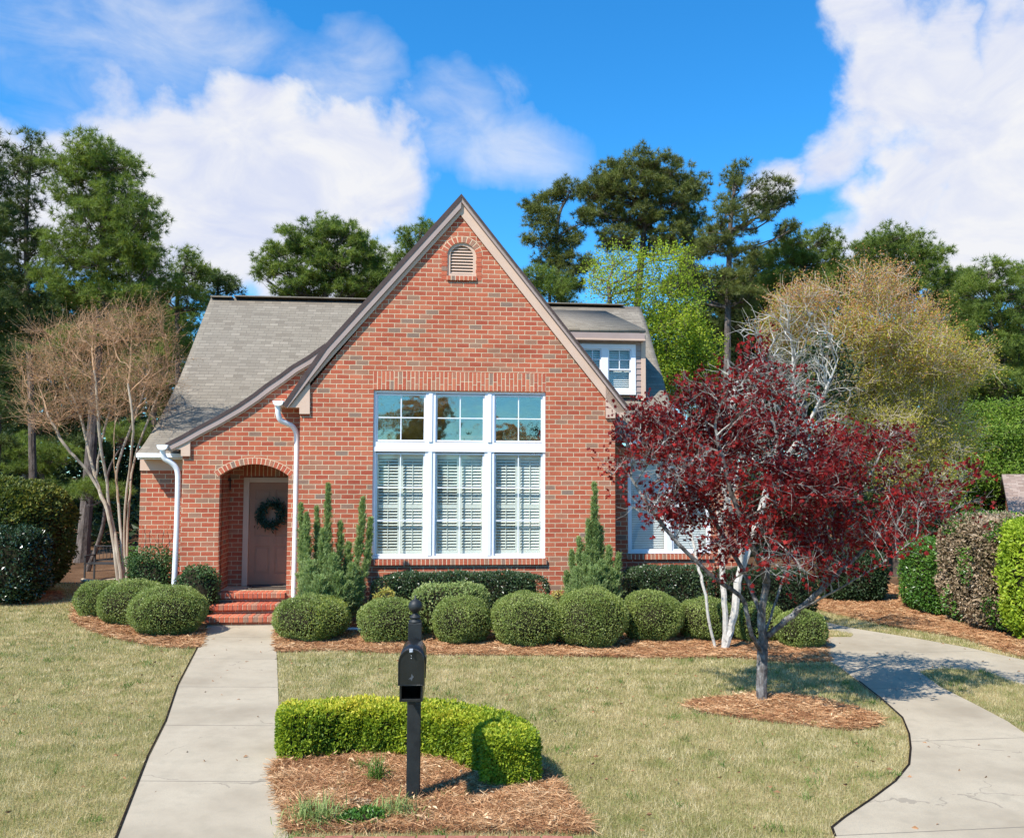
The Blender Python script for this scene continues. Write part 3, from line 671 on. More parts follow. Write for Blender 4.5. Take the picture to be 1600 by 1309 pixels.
# ---- gutters with downspouts
def gutter_end(name,px,y0,y1,cx,cz):
    w=.098; pl=[(-w,.06),(w,.06),(w,.04)]+[(w*.92*math.cos(t),-.055*math.sin(t)+.02) for t in np.linspace(0,math.pi,10)]+[(-w,.04)]
    return extr(name,[(cx+a,cz+b) for a,b in pl],[],y0,y1,'gutter_white',H)
g1=L(434.5,631,-.1); gutter_end('gutter',None,-.12,.6,g1[0],g1[1])
def downspout(name,px,ys,r=.05):
    P=[]
    for (u,v),y in zip(px,ys): x,z=L(u,v,y); P.append((x,y,z))
    A=Acc(); tube(A,smoothpath(P,60),r,16); ob=A.build(name,['gutter_white'],H,smooth=True); return ob
downspout('downspout',[(434.5,634),(434.5,645),(438,656),(447,661),(456.5,666),(462.5,675),(464,690),(463.5,720),(462,800),(459,936)],[-.03,-.02,.02,.08,.15,.20,.24,.26,.27,.27])
g2=L(253.5,700,PD-.12); gutter_end('gutter',None,PD-.14,LD-.3,g2[0],g2[1])
downspout('downspout',[(254.5,702),(254.5,709),(258,717),(265,721),(273,728),(277.5,738),(278,760),(276,830),(271.5,930)],[PD-.05,PD-.04,PD-.02,PD,PD+.03,PD+.05,PD+.06,PD+.07,PD+.07])
# ---- door
DR=empty('door',(dx0,BD,FZ),0,H)
dw=.98; dh=dtop-FZ; tr=.085
xd1=L(459,830,BD)[0]-dx0+.05; dl=L(388.5,830,BD)[0]-dx0; dt=L(420,753.5,BD)[1]-FZ; db=L(420,913.5,BD)[1]-FZ
boxes('door_frame',[(0,dl,-.03,.08,.0,dh),(dl,xd1+.09,-.03,.08,dt,dh),(xd1,xd1+.09,-.03,.08,0,dt)],'tan_paint',DR,.004)
boxes('threshold',[(dl,xd1,-.06,.08,0.,db)],'iron_dark',DR,.004)
Wd=xd1-dl; y=.02
zq=lambda v:L(420,v,BD)[1]-FZ
pw=.30
px=[(dl+.115,dl+.115+pw),(xd1-.115-pw,xd1-.115)]
pzs=[(zq(896),zq(853)),(zq(837.5),zq(787)),(zq(780),zq(765))]
hol=[[(a,c),(b,c),(b,d),(a,d)] for a,b in px for c,d in pzs]
extr('door_leaf',[(dl+.003,db+.004),(xd1-.003,db+.004),(xd1-.003,dt-.004),(dl+.003,dt-.004)],hol,y,y+.04,'door_paint',DR)
for a,b in px:
    for c,d in pzs:
        boxes('door_panel',[(a,b,y+.014,y+.03,c,d),(a+.035,b-.035,y+.004,y+.0139,c+.035,d-.035)],'door_paint',DR,.003)
def text(body,size,loc,mat,parent,name,ext=.004,rot=(R(90),0,0)):
    cu=bpy.data.curves.new('t','FONT'); cu.body=body; cu.size=size; cu.extrude=ext; cu.align_x='CENTER'; cu.align_y='CENTER'
    ob=bpy.data.objects.new('t',cu); COL.objects.link(ob); dg=bpy.context.evaluated_depsgraph_get(); dg.update()
    me=bpy.data.meshes.new_from_object(ob.evaluated_get(dg)); bpy.data.objects.remove(ob)
    me.materials.clear(); me.materials.append(MATS[mat]); o2=bpy.data.objects.new(name,me); o2.location=loc; o2.rotation_euler=rot
    return link(o2,parent)
for chx,u in (('5',403.5),('1',418),('0',429),('2',440)):
    text(chx,.17,(L(u,844,BD)[0]-dx0,y-.005,zq(845.3)),'door_paint',DR,'house_number')
bmobj('door_knob',lathe([(.03,0),(.03,.01),(.012,.012),(.012,.04),(.028,.05),(.03,.065),(.018,.08)],(0,0,0)),'latch_grey',DR).matrix_local=Matrix.Translation((xd1-.06,y,zq(845)))@Matrix.Rotation(R(90),4,'X')
# porch floor and steps
sx0,sx1=ax0-.0,ax1+.0
stp=empty('steps',((sx0+sx1)/2,0,0),0,H); mx=(sx0+sx1)/2
rise=FZ/3
def bx_uvset(ob): return ob
for k in range(3):
    zt=FZ-rise*k; yf=PD-.06-.31*k; yb=PD-.062-.31*(k-1) if k else BD
    wx=(sx1-sx0)/2-(.005 if k==0 else -.04)
    boxes('riser',[(-wx+.02,wx-.02,yf+.03,yb,0.002,zt-.105)],'brick',stp)
    # rowlock tread
    A=Acc(); n=int(round(2*wx/.083)); ww=2*wx/n
    for i in range(n):
        a=-wx+i*ww+.008; b=a+ww-.016; j=rng.normal(0,.003); q=.012
        z0_,z1_=zt-.1,zt+rng.normal(0,.0015); y0_=yf-.02+j; y1_=min(yf+.32,PD+.3)
        V=[(a,y0_+q*.3,z0_),(b,y0_+q*.3,z0_),(b,y0_,z1_-q),(a,y0_,z1_-q),(b,y0_+q,z1_),(a,y0_+q,z1_),(b,y1_,z1_),(a,y1_,z1_),(b,y1_,z0_),(a,y1_,z0_)]
        A.add(V,[[0,1,2,3],[3,2,4,5],[5,4,6,7],[0,9,8,1]],rng.random()); 
        A.add(V,[[0,3,5],[0,5,7],[0,7,9],[1,4,2],[1,6,4],[1,8,6]],rng.random())
    A.add([(-wx,yf-.008,zt-.098),(wx,yf-.008,zt-.098),(wx,yf-.008,zt-.006),(-wx,yf-.008,zt-.006),(-wx,yb,zt-.006),(wx,yb,zt-.006)],[[0,1,2,3],[3,2,5,4]],.5,1)
    A.build('tread',['brick_unit','mortar'],stp)
boxes('porch_floor',[(ax0-.02,xgl-.001,PD+.3,BD,FZ-.1,FZ-.003)],'mortar',H)
# porch things
dmw=toW(dx0+.62,BD-.42,FZ)
DMt=empty('doormat',dmw,YAW); tag(DMt,'dark doormat with a raised pale pattern lying before the front door','doormat')
boxes('mat',[(-.42,.42,-.24,.24,.001,.018)],'mat_dark',DMt,.005)
boxes('mat_pattern',[(-.38,.38,-.2,-.185,.018,.022),(-.38,.38,.185,.2,.018,.022),(-.38,-.365,-.185,.185,.018,.022),(.365,.38,-.185,.185,.018,.022)],'pale_wood',DMt)
# wreath
wc=L(424,804,BD-.05); WC=np.array([wc[0],BD-.06,wc[1]])
Wp=toW(*WC); WR=empty('wreath',Wp,YAW); tag(WR,'round dark green leafy wreath hanging on the taupe front door','wreath')
n=900; t=rng.random(n)*2*math.pi; a=rng.random(n)*2*math.pi; rr=rng.normal(0,.05,n)
P=np.stack([(.215+rr*np.cos(a))*np.cos(t),-.02+rr*np.sin(a)*.8,(.215+rr*np.cos(a))*np.sin(t)],1)
Dd=np.stack([-np.sin(t)*.8+np.cos(t)*np.cos(a)*.9,np.sin(a)-.3,np.cos(t)*.8+np.sin(t)*np.cos(a)*.9],1)+rng.normal(0,.3,(n,3))
A=Acc(); A.add(*leafquads(P,Dd,rng.uniform(.06,.11,n),.03,rng),rng.random(n)); A.build('leaves',['wreath_leaf'],WR)
A=Acc(); tt=np.linspace(0,2*math.pi,30); tube(A,np.stack([.215*np.cos(tt),0*tt,.215*np.sin(tt)],1),.03,8); A.build('ring',['twig_core'],WR)
# lantern on the inner wall of the porch
ln=L(356,757,BD-.12); LN=empty('wall_lantern',toW(ln[0],BD-.14,ln[1]),YAW); tag(LN,'small dark wall lantern fixed high inside the arched porch','lantern')
boxes('bracket',[(-.03,.03,.08,.139,-.1,.14),(-.012,.012,0,.08,.12,.14)],'iron_dark',LN,.003)
bmobj('cap',lathe([(.01,.16),(.03,.13),(.08,.09),(.08,.075)],(0,0,0),6),'iron_dark',LN)
bmobj('lamp_glass',lathe([(.062,.072),(.045,-.11),(.02,-.13)],(0,0,0),6),'glass_lower',LN)
boxes('cage',[(-.064,-.056,-.004,.004,-.12,.075),(.056,.064,-.004,.004,-.12,.075),(-.004,.004,-.064,-.056,-.12,.075)],'iron_dark',LN)
boxes('candle',[(-.012,.012,-.012,.012,-.1,.0)],'blind_white',LN)

# ================================================================== SITE
rng=np.random.default_rng(11)
def sheet(name,pl,z,mat,label=None,thick=.12,kind='structure'):
    ob=extr(name,pl,[],z-thick,z,mat,None,'XY'); tag(ob,label,None,None,kind); return ob
# ground reaching the horizon
V=[];nx,ny=60,60
xs_=np.concatenate([-np.geomspace(900,14,14),np.linspace(-12,14,26),np.geomspace(16,900,14)]); ys_=np.concatenate([[-600,-200,-60,-25,-10],np.linspace(-4,22,24),np.linspace(23.5,60,14),[80,140,300,900]])
def gz(x,y):
    return np.where(y>27,np.minimum((y-27)*.045,1.4),0)+np.where((x<-9)&(y>24),np.minimum((y-24)*.03,.5),0)
XX,YY=np.meshgrid(xs_,ys_); ZZ=gz(XX,YY)
Vg=np.stack([XX,YY,ZZ],-1).reshape(-1,3); a=len(xs_)
Fg=np.array([[i*a+j,i*a+j+1,(i+1)*a+j+1,(i+1)*a+j] for i in range(len(ys_)-1) for j in range(a-1)])
cy=Vg[Fg].mean(1)
lawnback=G2([(0,906),(218,900)])[0][1]
midx=np.where((cy[:,1]>22.2)|((cy[:,0]>4)&(cy[:,1]>20.)),1,0)
gr=npmesh('ground',Vg,[Fg],['lawn_ground','woods_floor'],None,midx,True); tag(gr,kind='structure')
# walk
walk=G2([(322,983),(310,1012),(279,1072),(260.5,1128),(232.6,1184),(186,1305)])+[]
wl_=G2([(186,1305)])[0]; wr_=G2([(450,1309)])[0]
dl_=np.array(G2([(232.6,1184)])[0])-np.array(G2([(279,1072)])[0]); 
walkpoly=walk+[tuple(np.array(walk[-1])+dl_*1.6)]+[tuple(np.array(wr_)+dl_*np.array([.35,1.])*1.4)]+G2([(450,1309),(443,1250),(437,1170),(436,1127),(433,1040),(430,983),(428,974),(326,975)])
sheet('walkway',walkpoly,.012,'concrete_walk')
drv=[(1298,1034),(1311,1041),(1342,1065),(1381,1096),(1410,1122),(1420.6,1148),(1423,1170),(1420.6,1196),(1399,1222.5),(1364,1249),(1320,1279),(1300,1295),(1305,1309)]
drvw=G2(drv)+[(2.95,5.6),(3.4,3.5),(14,3.5)]+G2([(1900,1120),(1600,1032),(1512,1012.5),(1425,997),(1337,983),(1291,973),(1250,966),(1180,960),(1180,985),(1250,1005)])
isl=G2([(1436,1050),(1450,1046.5),(1469,1045),(1500,1046),(1543,1050.5),(1582,1065),(1640,1082),(1720,1110),(1740,1150),(1680,1172),(1600,1146),(1574,1128),(1521,1100),(1469,1074)])
ob=bmobj('driveway',polyfill(drvw,[isl],-.10,.014,'XY'),'concrete_drive'); tag(ob,kind='structure')
sheet('lawn_island',offs(isl+[isl[0]],.0)[:-1],.006,'lawn_ground')
# pine straw beds
beds={
 'front':G2([(430,985),(430,1016),(436,1020),(520,1017),(600,1021),(700,1024),(850,1025),(1000,1029),(1150,1028),(1230,1036),(1298,1034),(1292,1018),(1290,992),(1286,975),(1240,962)])+[tuple(toW(5.2,.6,0)[:2]),tuple(toW(xgr,0.0,0)[:2]),tuple(toW(xgl,0,0)[:2]),tuple(toW(xgl,.3,0)[:2]),tuple(toW(ax1+.02,.3,0)[:2]),tuple(toW(ax1+.02,-.7,0)[:2])],
 'steps':G2([(322,985),(314,1012),(290,1014),(240,1011),(180,999),(140,986),(112,970),(118,940),(160,925),(205,915)])+[tuple(toW(xL-.05,LD,0)[:2]),tuple(toW(xL-.05,.3,0)[:2]),tuple(toW(ax0-.05,.3,0)[:2]),tuple(toW(ax0-.05,-.6,0)[:2])],
 'maple':G2([(1068,1103),(1085,1095),(1130,1090),(1190,1087),(1250,1090),(1290,1096),(1340,1108),(1376,1124),(1372,1137),(1330,1142),(1260,1134),(1200,1128),(1140,1120),(1090,1113)]),
 'mailbox':G2([(428,1196),(424,1205),(430,1240),(440,1270),(446,1300),(455,1303),(480,1301),(700,1301),(872,1302),(925,1304),(905,1270),(880,1235),(850,1205),(800,1175),(600,1165),(480,1170)]),
 'hedge':G2([(1275,952),(1330,966),(1400,981),(1500,997),(1600,1029),(1900,1118),(1900,1040),(1600,950),(1500,930),(1380,915),(1280,915)]),
 'left':G2([(-200,955),(0,947),(60,944),(100,936),(95,925),(0,925),(-200,930)])}
bedlab={'front':'long bed of orange pine straw under the round boxwoods','steps':'pine straw bed beside the brick steps','maple':'pine straw ring around the maple trunk','mailbox':'deep pine straw bed around the mailbox post','hedge':'pine straw strip along the tall driveway hedge','left':'pine straw under the tall hedge at the far left'}
def sample_poly(pl,dens,rng,wf=None):
    P=np.array(pl); x0,y0=P.min(0);x1,y1=P.max(0); n=int((x1-x0)*(y1-y0)*dens)
    X=rng.uniform(x0,x1,n);Y=rng.uniform(y0,y1,n); k=inpoly(X,Y,pl)
    if wf is not None: k&=rng.random(n)<wf(X,Y)
    return X[k],Y[k]
def infield(X,Y,m=1.25):
    return (Y>4.5)&(np.abs(X)<Y*.5715*m+1.0)
for k,pl in beds.items():
    near=k in('mailbox',)
    A=Acc(); bm=polyfill(pl,[],-.05,.016 if k!='mailbox' else .03,'XY'); bm.verts.ensure_lookup_table(); bmesh.ops.triangulate(bm,faces=bm.faces[:])
    A.add([v.co[:] for v in bm.verts],[[v.index for v in f.verts] for f in bm.faces],.4,1); bm.free()
    dens={'mailbox':9000,'maple':3800,'front':2600,'steps':2300,'hedge':1500,'left':1200}[k]
    X,Y=sample_poly(pl,dens,rng); q=infield(X,Y); X,Y=X[q],Y[q]; n=len(X)
    pile=.02+.035*np.clip(np.sin(X*3.1+1)*np.sin(Y*2.7)+np.sin(X*7.7)*np.sin(Y*6.1)*.5+.4,0,1.4)*(1.2 if near else .8)
    Z=rng.random(n)**.7*pile+.012
    th=rng.random(n)*2*math.pi+np.sin(X*4)*1.5; ln=rng.uniform(.09,.24,n); el=rng.normal(0,.24 if near else .16,n)
    D=np.stack([np.cos(th)*np.cos(el),np.sin(th)*np.cos(el),np.sin(el)],1); P=np.stack([X,Y,Z],1)-D*ln[:,None]/2
    P[:,2]=np.maximum(P[:,2],.004)
    A.add(*blades(P,D,ln,(.0048 if near else .007)*np.maximum(1,Y/11),rng),np.clip(rng.random(n)*.75+Z*3.2,0,1))
    if k in('mailbox','maple'):   # fallen leaves and bark flakes
        X,Y=sample_poly(pl,110 if near else 50,rng); n=len(X); th=rng.random(n)*6.28
        D=np.stack([np.cos(th),np.sin(th),rng.normal(.1,.3,n)],1); P=np.stack([X,Y,rng.uniform(.05,.085,n)],1)
        A.add(*leafquads(P,D,rng.uniform(.03,.07,n),rng.uniform(.010,.022,n),rng),rng.uniform(.75,1,n))
    ob=A.build('pine_straw_bed',['straw_needle','straw_soil']); tag(ob,bedlab[k],'mulch bed',None,'stuff')
# grass
lawnL=[(-16,3.5)]+[(walkpoly[6][0]-.03,3.5)]+[(x-.035,y) for x,y in walk[::-1]]+G2([(314,1012),(290,1014),(240,1011),(180,999),(140,986),(112,970),(118,940),(160,925),(205,918)])+[(-9.0,22.5),(-26,22.5),(-22,10)]
lawnC=G2([(433,1017),(520,1017),(600,1021),(700,1024),(850,1025),(1000,1029),(1150,1028),(1230,1036),(1296,1034.5),(1308,1042),(1338,1066),(1377,1097),(1406,1123),(1416,1148),(1419,1170),(1416,1196),(1396,1221),(1361,1247),(1316,1277),(1296,1293),(1300,1309)])+[(2.85,5.6),(3.2,4.2),(-1.2,4.2),(wr_[0]+.1,5.2)]+G2([(443,1262),(438,1170),(436,1127)])
strp=G2([(1240,955),(1291,972),(1337,982),(1425,996),(1512,1011.5),(1600,1031),(1900,1119),(1900,1112),(1600,1024),(1500,993),(1400,977),(1330,962),(1275,950)])
strp2=G2([(1289,987),(1300,986),(1333,992),(1330,996),(1290,996)])
sheet('lawn_patch',strp2,.02,'lawn_ground')
def grass(name,pl,dens,excl=[],zb=0.,lab=None,h=.042):
    P=np.array(pl); wf=lambda X,Y: infield(X,Y)*np.minimum(1,(8.5/np.maximum(Y,4))**1.35)
    x0,y0=P.min(0);x1,y1=P.max(0); x0=max(x0,-.5715*1.25*y1-1);x1=min(x1,.5715*1.25*y1+1)
    n=int((x1-x0)*(y1-y0)*dens); X=rng.uniform(x0,x1,n);Y=rng.uniform(y0,y1,n)
    k=rng.random(n)<wf(X,Y); X,Y=X[k],Y[k]; k=inpoly(X,Y,pl)
    for e in excl: k&=~inpoly(X,Y,e)
    X,Y=X[k],Y[k]; n=len(X)
    patch=.5*np.sin(X*1.9+np.sin(Y*1.3)*2)*np.sin(Y*1.7+np.cos(X*1.1)*2)
    hh=h*rng.uniform(.45,1.15,n)*(1+.25*patch); th=rng.random(n)*6.28; tl=np.abs(rng.normal(0,.75,n))
    D=np.stack([np.cos(th)*np.sin(tl),np.sin(th)*np.sin(tl),np.maximum(np.cos(tl),.12)],1)
    A=Acc(); A.add(*blades(np.stack([X,Y,np.full(n,zb)],1),D,hh*1.35,.0042*np.maximum(1,(Y/8)**1.1),rng),np.clip(rng.beta(1.5,1.6,n)-.10*patch,0,1))
    # thin seams where blades give way to the thatch are left as they fall
    ob=A.build(name,['grass_blade']); tag(ob,lab,'grass',None,'stuff'); print(name,n)
grass('lawn_grass',lawnL,5200,[beds['steps'],beds['left']],lab='half dormant lawn left of the front walk')
grass('lawn_grass',lawnC,5200,[beds['front'],beds['maple'],beds['mailbox']],lab='half dormant lawn between the walk and the driveway')
grass('lawn_grass',isl,5200,[],lab='grass island between the two driveway arms')
grass('lawn_grass',strp,5200,[],lab='narrow grass strip behind the driveway')
grass('lawn_grass',strp2,6000,[],.02,lab='small grass patch at the driveway bend')
# cut edge of the lawn along walk and drive: a narrow soil trench
def edge(pl,w=.02):
    V=[];F=[]; a=offs(pl,-w/2);b=offs(pl,w/2)
    for p,q in zip(a,b): V+=[(p[0],p[1],.0185),(q[0],q[1],.0185)]
    A=Acc(); A.add(V,[[2*i,2*i+1,2*i+3,2*i+2] for i in range(len(pl)-1)]); ob=A.build('lawn_edge',['soil_edge']); tag(ob,kind='structure')
edge([(x-.012,y) for x,y in walk[1:]]+[tuple(np.array(walk[-1])+dl_*1.2)]); edge(G2(drv[2:])[::-1]+[])
# brick edging in front of the mailbox bed
ed=[(157,300),(435,0),(577,0),(715,0),(850,0),(985,0),(1130,0),(1290,0),(1430,0)]
uu=[400+x/2.857 for x in (160,302,436,578,716,852,987,1132,1275,1420)]
first=None
for i,(a,b) in enumerate(zip(uu,uu[1:])):
    p=G((a+b)/2,1308.5,.05); w=(G(b,1308,.05)[0]-G(a,1308,.05)[0])-.01
    bm=bmesh.new(); bx(bm,-w/2,w/2,-.05,.05,-.05,.022); ob=bmobj('edging_brick',bm,'mortar',None,.008)
    ob.data.materials.clear(); ob.data.materials.append(MATS['edge_brick']); ob.location=(p[0],p[1]-.02,.035+rng.normal(0,.003)); ob.rotation_euler=(rng.normal(0,.01),rng.normal(0,.01),rng.normal(0,.02))
    tag(ob,'red brick laid flat in the low edging before the mailbox bed','brick','edging bricks of the mailbox bed')
# ------------------------------------------------------------------ mailbox
mb=G(645.5,1250); MB=empty('mailbox',(mb[0],mb[1],0),YAW*.6)
tag(MB,'black post mailbox with ball finial and newspaper slot beside the front walk','mailbox')
Zp=mb[1]; 
post_top=CAMH-(969-747.3)/FPX*Zp
boxes('post',[(-.055,.055,-.055,.055,-.02,post_top)],'post_paint',MB,.004)
bmobj('finial',lathe([(.054,0),(.054,.012),(.042,.02),(.035,.028),(.046,.036),(.048,.048),(.036,.058),(.024,.066),(.022,.078),(.03,.086),(.05,.104),(.058,.128),(.054,.155),(.04,.176),(.02,.188),(.008,.196),(.007,.22),(.002,.225)],(0,0,post_top),24),'post_paint',MB,smooth=True)
bw=.098; bz0=.0; y1=-.056; y0=-.53
ppm=FPX/(Zp-.5); zt=CAMH-(1009-747.3)/ppm; zb_=CAMH-(1062.5-747.3)/ppm; zn=CAMH-(1089-747.3)/ppm
arch=[(bw*math.cos(t),zt-bw+bw*math.sin(t)) for t in np.linspace(0,math.pi,17)]
archo=[(bw,zb_)]+arch+[(-bw,zb_)]
inn=[(x*.94,zb_+.008+(z-zb_-.008)*.975) for x,z in archo]
extr('box_shell',archo,[],y0+.012,y1,'black_metal',MB)
extr('box_door',[(x*1.03,zb_-.004+(z-zb_)*1.02) for x,z in archo],[inn],y0-.012,y0+.03,'black_metal',MB)
extr('door_face',inn,[],y0-.004,y0+.005,'black_metal',MB)
lt=boxes('latch',[(-.014,.014,y0-.03,y0-.012,zt-.02,zt+.008),(-.008,.008,y0-.045,y0-.03,zt-.016,zt-.006)],'latch_grey',MB,.002)
# emblem on the door: a small raised winged mark
em=extr('emblem',[(-.02,zb_+.045),(.0,zb_+.06),(.004,zb_+.085),(.014,zb_+.07),(.022,zb_+.062),(.012,zb_+.05),(.004,zb_+.03),(-.004,zb_+.045)],[],y0-.007,y0-.0041,'latch_dim',MB)
boxes('rivet',[(-.003,.003,y0-.008,y0-.004,zt-.05,zt-.044),(-.003,.003,y0-.008,y0-.004,zt-.07,zt-.064)],'latch_grey',MB)
nb=bw*.92
boxes('newspaper_box',[(-nb,-nb+.016,y0+.02,y1,zn,zb_-.006),(nb-.016,nb,y0+.02,y1,zn,zb_-.006),(-nb+.016,nb-.016,y0+.02,y1,zn,zn+.012),(-nb+.016,nb-.016,y1-.02,y1,zn+.012,zb_-.006),(-nb+.016,nb-.016,y0+.02,y0+.03,zn+.012,zn+.022)],'black_metal',MB,.002)
boxes('support_arm',[(-.03,.03,-.35,-.056,zn-.06,zn-.002)],'post_paint',MB,.003)
boxes('flag',[(bw+.004,bw+.012,-.42,-.40,zb_+.03,zb_+.19),(bw+.004,bw+.014,-.40,-.34,zb_+.13,zb_+.19)],'black_metal',MB,.001)
# ------------------------------------------------------------------ bench, log, boulder-like drain end, neighbour house
bp=pt(205,884,23.2); BN=empty('bench',(bp[0]-.4,23.2,float(gz(bp[0],23.2))),R(-6)); tag(BN,'dark iron garden bench standing in the shade under the pines','bench')
boxes('seat',[(-.75,.75,i*.09-.2,i*.09-.13,.42,.445) for i in range(5)],'iron_dark',BN)
boxes('backrest',[(-.75,.75,.24,.26,.84,.87)]+[(-.7+i*.1,-.69+i*.1,.245,.255,.5,.84) for i in range(15)]+[(-.75,.75,.24,.26,.48,.5)],'iron_dark',BN)
for s in (-.72,.72):
    boxes('leg',[(s-.02,s+.02,-.2,-.17,0,.62)],'iron_dark',BN); boxes('leg',[(s-.02,s+.02,.23,.26,0,.87)],'iron_dark',BN)
    boxes('armrest',[(s-.03,s+.03,-.22,.24,.62,.645)],'iron_dark',BN)
A=Acc(); P=[G(128,909),G(150,911),G(178,909),G(205,906)]; P=[p+np.array([0,0,.05]) for p in P]; tube(A,smoothpath(P,16),.045,8,cap=True); tube(A,smoothpath([P[2],P[2]+[.3,.2,.12],P[2]+[.7,.3,.05]],8),.02,6)
tag(A.build('fallen_log',['pale_wood']),'pale fallen branch lying at the back edge of the left lawn','log')
A=Acc(); p=G(548,988); tube(A,[p+[-.25,0,.05],p+[.12,-.02,.045],p+[.2,-.03,.04]],.045,12,cap=True); tag(A.build('drain_pipe',['gutter_white']),'white drain pipe end poking out between two boxwoods','pipe')
NB=pt(1590,790,26.); NH=empty('brick_house',(NB[0],26,float(gz(NB[0],26.))),R(-25)); tag(NH,'neighbouring brick house with brown shingle roof seen at the right edge','house')
nz=pt(1575,746,29)[2]-NH.location.z; ne=nz-1.7
extr('wall',[(0,0),(9,0),(9,ne),(0,ne)],[],0,.3,'brick',NH)
extr('side_wall',[(0.301,0),(7,0),(7,ne),(3.6,nz-.12),(.301,ne+.1)],[],0,.3,'brick',NH,'YZ')
bm=bmesh.new(); 
for pl in ([(-.15,-.4,ne-.15),(9.4,-.4,ne-.15),(9.4,3.6,nz),(-.15,3.6,nz)],[(-.15,3.6,nz),(9.4,3.6,nz),(9.4,7.4,ne-.1),(-.15,7.4,ne-.1)]):
    bm.faces.new([bm.verts.new(c) for c in pl])
rf=bmobj('roof',bm,'shingle_brown',NH); md=rf.modifiers.new('s','SOLIDIFY'); md.thickness=.12
boxes('rake_trim',[(-.36,-.301,-.35,-.33,ne-.3,ne-.1)],'white_paint',NH)
wn=boxes('window',[(2.5,2.6,-.05,-.001,.9,2.3),(3.5,3.6,-.05,-.001,.9,2.3),(2.6,3.5,-.05,-.001,2.2,2.3),(2.6,3.5,-.05,-.001,.9,1.0),(2.6,3.5,-.04,-.001,1.57,1.63)],'white_paint',NH)
boxes('pane',[(2.6,3.5,-.02,-.002,1.0,2.2)],'dark_room',wn)

# ================================================================== PLANTS
def colonize(roots,attr,step,kill,infl,rng,maxit=160,trop=(0,0,.12),jit=.12,momentum=.35):
    """space colonisation; roots: list of (pos,parent)"""
    pos=[np.array(p,float) for p,_ in roots]; par=[q for _,q in roots]; nch=[0]*len(pos)
    P=np.array(pos); d=np.linalg.norm(attr[:,None]-P[None],axis=2); ni=d.argmin(1); nd_=d.min(1); alive=np.ones(len(attr),bool); trop=np.array(trop)
    dirs=[np.array([0,0,1.]) if q<0 else nrm(pos[i]-pos[q]) for i,q in enumerate(par)]
    for it in range(maxit):
        m=alive&(nd_<infl)
        if not m.any(): break
        idx=ni[m]; V=nrm(attr[m]-np.array(pos)[idx]); u,inv=np.unique(idx,return_inverse=True)
        S_=np.zeros((len(u),3)); np.add.at(S_,inv,V)
        new=[]
        for i,s in zip(u,S_):
            if nch[i]>=4: alive[(ni==i)&m]=False; continue
            dr=nrm(nrm(s)+trop+momentum*dirs[i]+rng.normal(0,jit,3)); p=pos[i]+dr*step*rng.uniform(.8,1.2)
            new.append((p,i,dr)); nch[i]+=1
        if not new: continue
        b=len(pos)
        for p,i,dr in new: pos.append(p);par.append(i);nch.append(0);dirs.append(dr)
        NP=np.array([p for p,_,_ in new]); ai=np.where(alive)[0]
        D=np.linalg.norm(attr[ai][:,None]-NP[None],axis=2); j=D.argmin(1); dm=D[np.arange(len(ai)),j]; k=dm<nd_[ai]
        nd_[ai[k]]=dm[k]; ni[ai[k]]=j[k]+b; alive&=nd_>kill
        if len(pos)>9000: break
    return np.array(pos),np.array(par),np.array(dirs)
def radii(pos,par,r0,rt,ex=.5):
    n=len(pos); w=np.zeros(n); ch=np.zeros(n,int)
    for i in range(n):
        if par[i]>=0: ch[par[i]]+=1
    w[ch==0]=1
    for i in range(n-1,-1,-1):
        if par[i]>=0: w[par[i]]+=w[i]
    return np.maximum(rt,r0*(w/w.max())**ex),ch
def ellipses3(ell,Y,n,rng,depth=None,shell=0.):
    """sample points in a crown described by ellipses (u,v,ru,rv) seen at distance Y"""
    E=np.array([e[:4] for e in ell],float); A=E[:,2]*E[:,3]; pr=A/A.sum()
    cu=(E[:,0]*A).sum()/A.sum(); Rm=(np.max(E[:,0]+E[:,2])-np.min(E[:,0]-E[:,2]))/2*Y/FPX
    i=rng.choice(len(E),n,p=pr); q=nrm(rng.normal(size=(n,3)))*(rng.random(n)**(1/3) if not shell else (1-shell*rng.random(n)))[:,None]
    u=E[i,0]+q[:,0]*E[i,2]; v=E[i,1]+q[:,1]*E[i,3]
    off=np.abs(E[i,0]-cu)*Y/FPX; dr=np.sqrt(np.maximum(Rm**2-off**2,(.35*Rm)**2))*(1 if depth is None else depth)
    rl=E[i,2]*Y/FPX
    oe=(rng.random(len(E))*2-1)
    dy=oe[i]*np.maximum(dr-rl,0)*.8+q[:,2]*rl
    P=np.array([pt(a,b,Y) for a,b in zip(u,v)]); P[:,1]+=dy; P[:,0]+=0*dy
    return P,i,q
def tuftpts(C,nt,k,r,rng,up=.5,flat=.7,ln=.28,w=.022,core=True):
    """needle tufts around clump centres C -> blades"""
    n=len(C); T=np.repeat(C,nt,0); q=nrm(rng.normal(size=(n*nt,3))); q[:,2]=q[:,2]*flat+up*.35; T=T+q*r*(rng.random((n*nt,1))**.45)
    d=nrm(q+np.array([0,0,up])+rng.normal(0,.25,q.shape))
    tr=rng.random(n*nt); cr=np.repeat(rng.random(n),nt)
    P=np.repeat(T,k,0); D=nrm(np.repeat(d,k,0)*.75+nrm(rng.normal(size=(len(P),3)))); 
    rn=np.clip(.28*np.repeat(tr,k)+.40*np.repeat(cr,k)+.34*rng.random(len(P)),0,1)
    return P,D,ln*rng.uniform(.7,1.15,len(P)),w,rn
